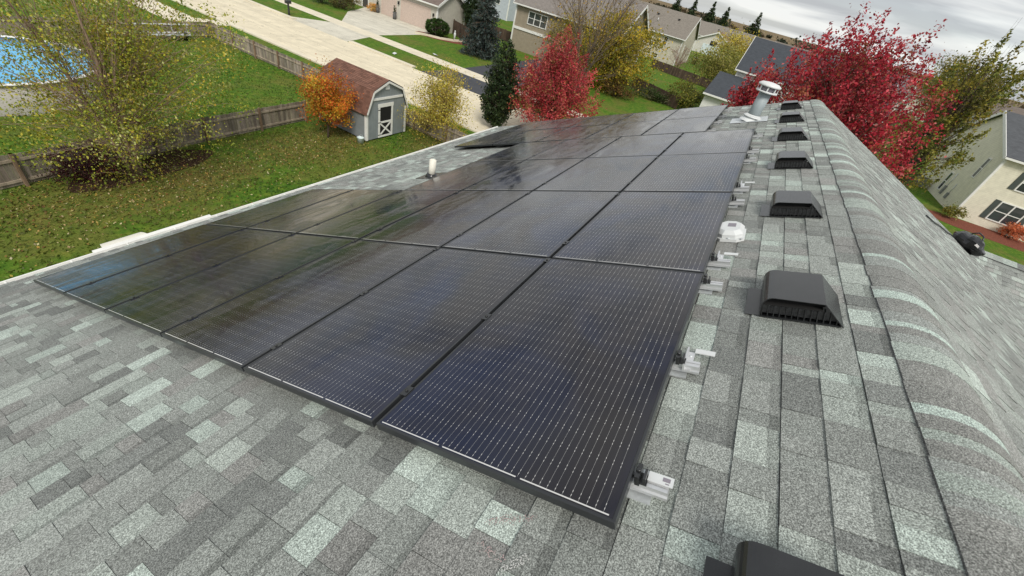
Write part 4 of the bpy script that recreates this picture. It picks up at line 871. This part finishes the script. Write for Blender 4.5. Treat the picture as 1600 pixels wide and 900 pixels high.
# beige house behind the bare tree, tan house, others
be = gable_house('beige two-storey house with white trim bands behind the bare tree', 57.2, 69, 17.5, 32.4, 5.4, 8.6, 'y', (.31, .265, .20), (.20, .18, .165), .4, lap=.13,
    wins=[('-x', 29.0, 3.35, 2.9, 1.5), ('-x', 22.0, 3.2, 1.0, 1.7), ('-x', 19.2, 3.4, 1.6, 1.2)])
b0 = be.location; mb = MB(); mb.bx(57.10 - b0.x, 57.19 - b0.x, 17.5 - b0.y, 32.4 - b0.y, 2.45, 2.75); mb.build('trim_band', M_WTRIM, be)
mb = MB(); mb.bx(57.02 - b0.x, 57.1 - b0.x, 25.0 - b0.y, 25.12 - b0.y, .1, 5.3); mb.build('downpipe', M_WTRIM, be)
ta = gable_house('tan two-storey house with a taupe roof at the end of the fence line', 97.4, 111, 17.0, 32, 4.75, 8.4, 'y', (.52, .485, .40), (.20, .18, .155), .4,
    wins=[('-x', 18.9 + 1.4, 2.8, .9, 1.5), ('-x', 23.4, 2.8, .9, 1.5), ('-x', 21.2, .3, 1.0, .9), ('-y', 101, 2.2, .5, 1.5)], vents=3)
gable_house('grey-roofed pale house left behind the tan house', 112, 125, 37, 52, 5.2, 8.3, 'y', (.55, .54, .52), (.23, .225, .22), .4)
gable_house('light blue-grey house at the top edge behind the beige one', 82, 92, 48, 60, 4.8, 7.6, 'y', (.47, .51, .56), (.2, .2, .2), .4, wins=[('-x', 50.5, 2.2, 1.0, 1.6)])
ga = gable_house('white garage with a pale blue door in the distance', 150, 160, 12, 22.5, 3.3, 5.9, 'x', (.62, .60, .55), (.22, .14, .115), .5, doors=[('-x', 17.5, .05, 5.2, 2.4, (.62, .70, .74))])
gable_house('long low house with a grey-brown roof behind the white garage', 170, 184, 3, 38, 3.6, 7.0, 'y', (.56, .53, .48), (.21, .19, .165), .5, vents=3)
gable_house('grey-roofed bungalow behind the dark roof, left of the crimson tips', 128, 141, -8.5, 3.0, 3.9, 7.2, 'y', (.60, .58, .53), (.205, .19, .17), .5, vents=1)
gable_house('small white-gabled house just over the dark roof ridge', 118, 127, -1.5, 2.2, 4.6, 6.6, 'x', (.66, .66, .63), (.19, .175, .155), .4)
gable_house('slate grey house behind the crimson tree top', 112, 126, -24, -9.5, 5.0, 8.4, 'y', (.58, .60, .60), (.125, .13, .135), .4)
gable_house('brown house far right behind the yellowing tree', 150, 163, -52, -34, 5.0, 8.2, 'y', (.5, .46, .4), (.16, .13, .11), .4)
for k, (x, y, lab, c) in enumerate(((205, 20, 'nearest of the far row', (.2, .19, .17)), (215, -6, 'middle of the far row', (.17, .15, .13)), (225, -30, 'last on the right of the far row', (.21, .2, .19)), (200, 64, 'left end of the far row', (.22, .21, .2)))):
    gable_house(f'distant low house with a weathered roof, {lab}', x, x + 13, y - 9, y + 9, 3.4, 6.6, 'y', (.6, .57, .5), c, .5)
# small things out there
mbx = thing('mailbox', 'black mailbox on a post at the kerb across the road', 'mailbox', (32.9, 45.7, 0))
mb = MB(); mb.bx(-.07, .07, -.07, .07, 0, 1.05); mb.build('post', M_BLACK, mbx)
mb = MB(); pr = [(-.14, 1.05), (.14, 1.05), (.14, 1.22)] + [(.14 * math.cos(R(a)), 1.22 + .14 * math.sin(R(a))) for a in (30, 60, 90, 120, 150)] + [(-.14, 1.22)]; mb.prism(pr, 0, -.30, .30); mb.build('box', M_BLACK, mbx)
bs = thing('utility_trailer', 'low white-railed cart parked against the far pool fence', 'trailer', (16.6, 37.2, 0))
for z in (.45, .95):
    mb = MB(); mb.bx(-1.7, 1.7, -.06, .06, z, z + .06); mb.build('rail', M_WHITE, bs)
for x in (-1.6, -.5, .6, 1.6): mb = MB(); mb.bx(x - .03, x + .03, -.05, .05, .1, .95); mb.build('upright', M_ZINC, bs)
for x in (-1.1, 1.3): mb = MB(); mb.lathe((0, 0, 0), [(.08, -.08), (.27, -.08), (.27, .08), (.08, .08)], 18, M=Matrix.Rotation(R(90), 3, 'X')); mb.build('wheel', M_BLACK, bs, (x, -.15, .27))
mb = MB(); mb.bx(-1.7, 1.7, -.45, -.07, .36, .42); mb.build('bed', M_ZINC, bs)
for lab, x, y, a in (('white paper scrap on the verge grass by the kerb', 33.9, 32.0, .4), ('white litter scrap on the lawn beyond the pavement', 39.0, 31.0, 1.2)):
    mb = MB(); p = [(-.35, -.14, .04), (.30, -.16, .06), (.36, .12, .10), (-.05, .16, .05), (-.33, .13, .09)]; q = Matrix.Rotation(a, 3, 'Z'); mb.face([q @ Vector(v) for v in p]); mb.face([q @ Vector(v) - Vector((0, 0, .012)) for v in reversed(p)]); o = mb.build('litter', M_WHITE); o.location = (x, y, 0); tag(o, lab, 'litter')
ac = thing('air_conditioner', 'grey air-conditioning unit at the back of the cream house', 'air conditioner', (60.6, -19.6, 0))
mb = MB(); mb.bx(-.5, .5, -.5, .5, .05, 1.0); mb.build('casing', plain('ac_grey', (.17, .18, .18), .6), ac); mb = MB(); mb.lathe((0, 0, 1.0), [(.42, 0), (.42, .04), (.3, .05), (.08, .05)], 20); mb.build('fan_guard', M_BLACK, ac)
for k, (x, hz, lab) in enumerate(((55.4, 1.5, 'grey meter box on the cream house side wall'), (57.0, 2.2, 'tall grey conduit box on the cream house side wall'))):
    o = thing('meter_box', lab, 'meter box', (x, -20.5, .6)); mb = MB(); mb.bx(-.16, .16, .004, .16, 0, .55 + .3 * k); mb.build('case', plain('meter_grey', (.22, .23, .23), .5), o); mb = MB(); mb.tube([(0, .06, .5), (0, .06, hz)], .03, 8); mb.build('conduit', M_ZINC, o)
bh = thing('basketball_hoop', 'leaning basketball hoop in front of the white garage', 'basketball hoop', (140, 16.4, 0))
mb = MB(); mb.tube([(0, 0, 0), (0, 0, 2.6), (.5, 0, 3.3)], .07, 8); mb.build('pole', plain('hoop_blue', (.10, .18, .25), .5), bh); mb = MB(); mb.bx(.5, .58, -.9, .9, 2.9, 4.0); mb.build('backboard', M_BLACK, bh)
bn = thing('wheelie_bin', 'black bin beside the tan house', 'bin', (112, 15.4, 0)); mb = MB(); mb.prism([(-.35, 0), (.35, 0), (.45, 1.3), (-.45, 1.3)], 1, -.45, .45); mb.build('body', M_BLACK, bn); mb = MB(); mb.bx(-.5, .5, -.5, .5, 1.301, 1.4); mb.build('lid', M_BLACK, bn)
# canopy below the eave
ca_ = thing('patio_canopy', 'white curved patio canopy peeping out beyond the gutter', 'canopy', (2.60, 10.72, 0))
mb = MB(); mb.bx(-.95, 1.45, -.24, -.14, 3.0, 3.05); mb.build('beam', M_WTRIM, ca_)
mb = MB()
for k in range(8):
    a, b_ = R(k * 11.25), R((k + 1) * 11.25); y0_, y1_ = -.085 + .40 * math.sin(a), -.085 + .40 * math.sin(b_); z0_, z1_ = 2.78 + .20 * math.cos(a), 2.78 + .20 * math.cos(b_); i0, i1 = .10 * k / 8, .10 * (k + 1) / 8
    mb.face([(-.75 + i0, y0_, z0_), (.12 - i0, y0_, z0_), (.12 - i1, y1_, z1_), (-.75 + i1, y1_, z1_)], smooth=True); mb.face([(-.75 + i0, y0_, z0_ - .03), (-.75 + i1, y1_, z1_ - .03), (.12 - i1, y1_, z1_ - .03), (.12 - i0, y0_, z0_ - .03)], smooth=True)
mb.build('hood', M_CREAMP, ca_)
for x in (-.85, 1.35): mb = MB(); mb.bx(x - .05, x + .05, -.24, -.14, 0, 2.999); mb.build('leg', M_WTRIM, ca_)
# sprayed layout mark on the shingles in front of the panels
rng = np.random.default_rng(8)
mk = thing('spray_mark', 'faint pink and white spray mark on the shingles before the front panels', 'paint mark', RP(-.1, .33, NS))
for (sa, ta, sb, tb, n, col) in ((-.02, .27, -.10, .42, 110, (.40, .31, .30)), (-.17, .40, -.19, .30, 45, (.40, .31, .30)), (-.15, .24, -.22, .30, 90, (.5, .5, .48))):
    cm = MB()
    for _ in range(n):
        f = rng.random(); r_ = rng.uniform(.0012, .0034); c = -RP(-.1, .33, NS) + RP(sa + (sb - sa) * f + rng.normal() * .008, ta + (tb - ta) * f + rng.normal() * .008, NS + .0092); u = RP(1, 0, 0) - RP(0, 0, 0); v = RP(0, 1, 0) - RP(0, 0, 0)
        cm.face([c - u * r_, c - v * r_, c + u * r_, c + v * r_], col)
    struct(cm.build('stroke', M_CHALK, mk), 'stuff')
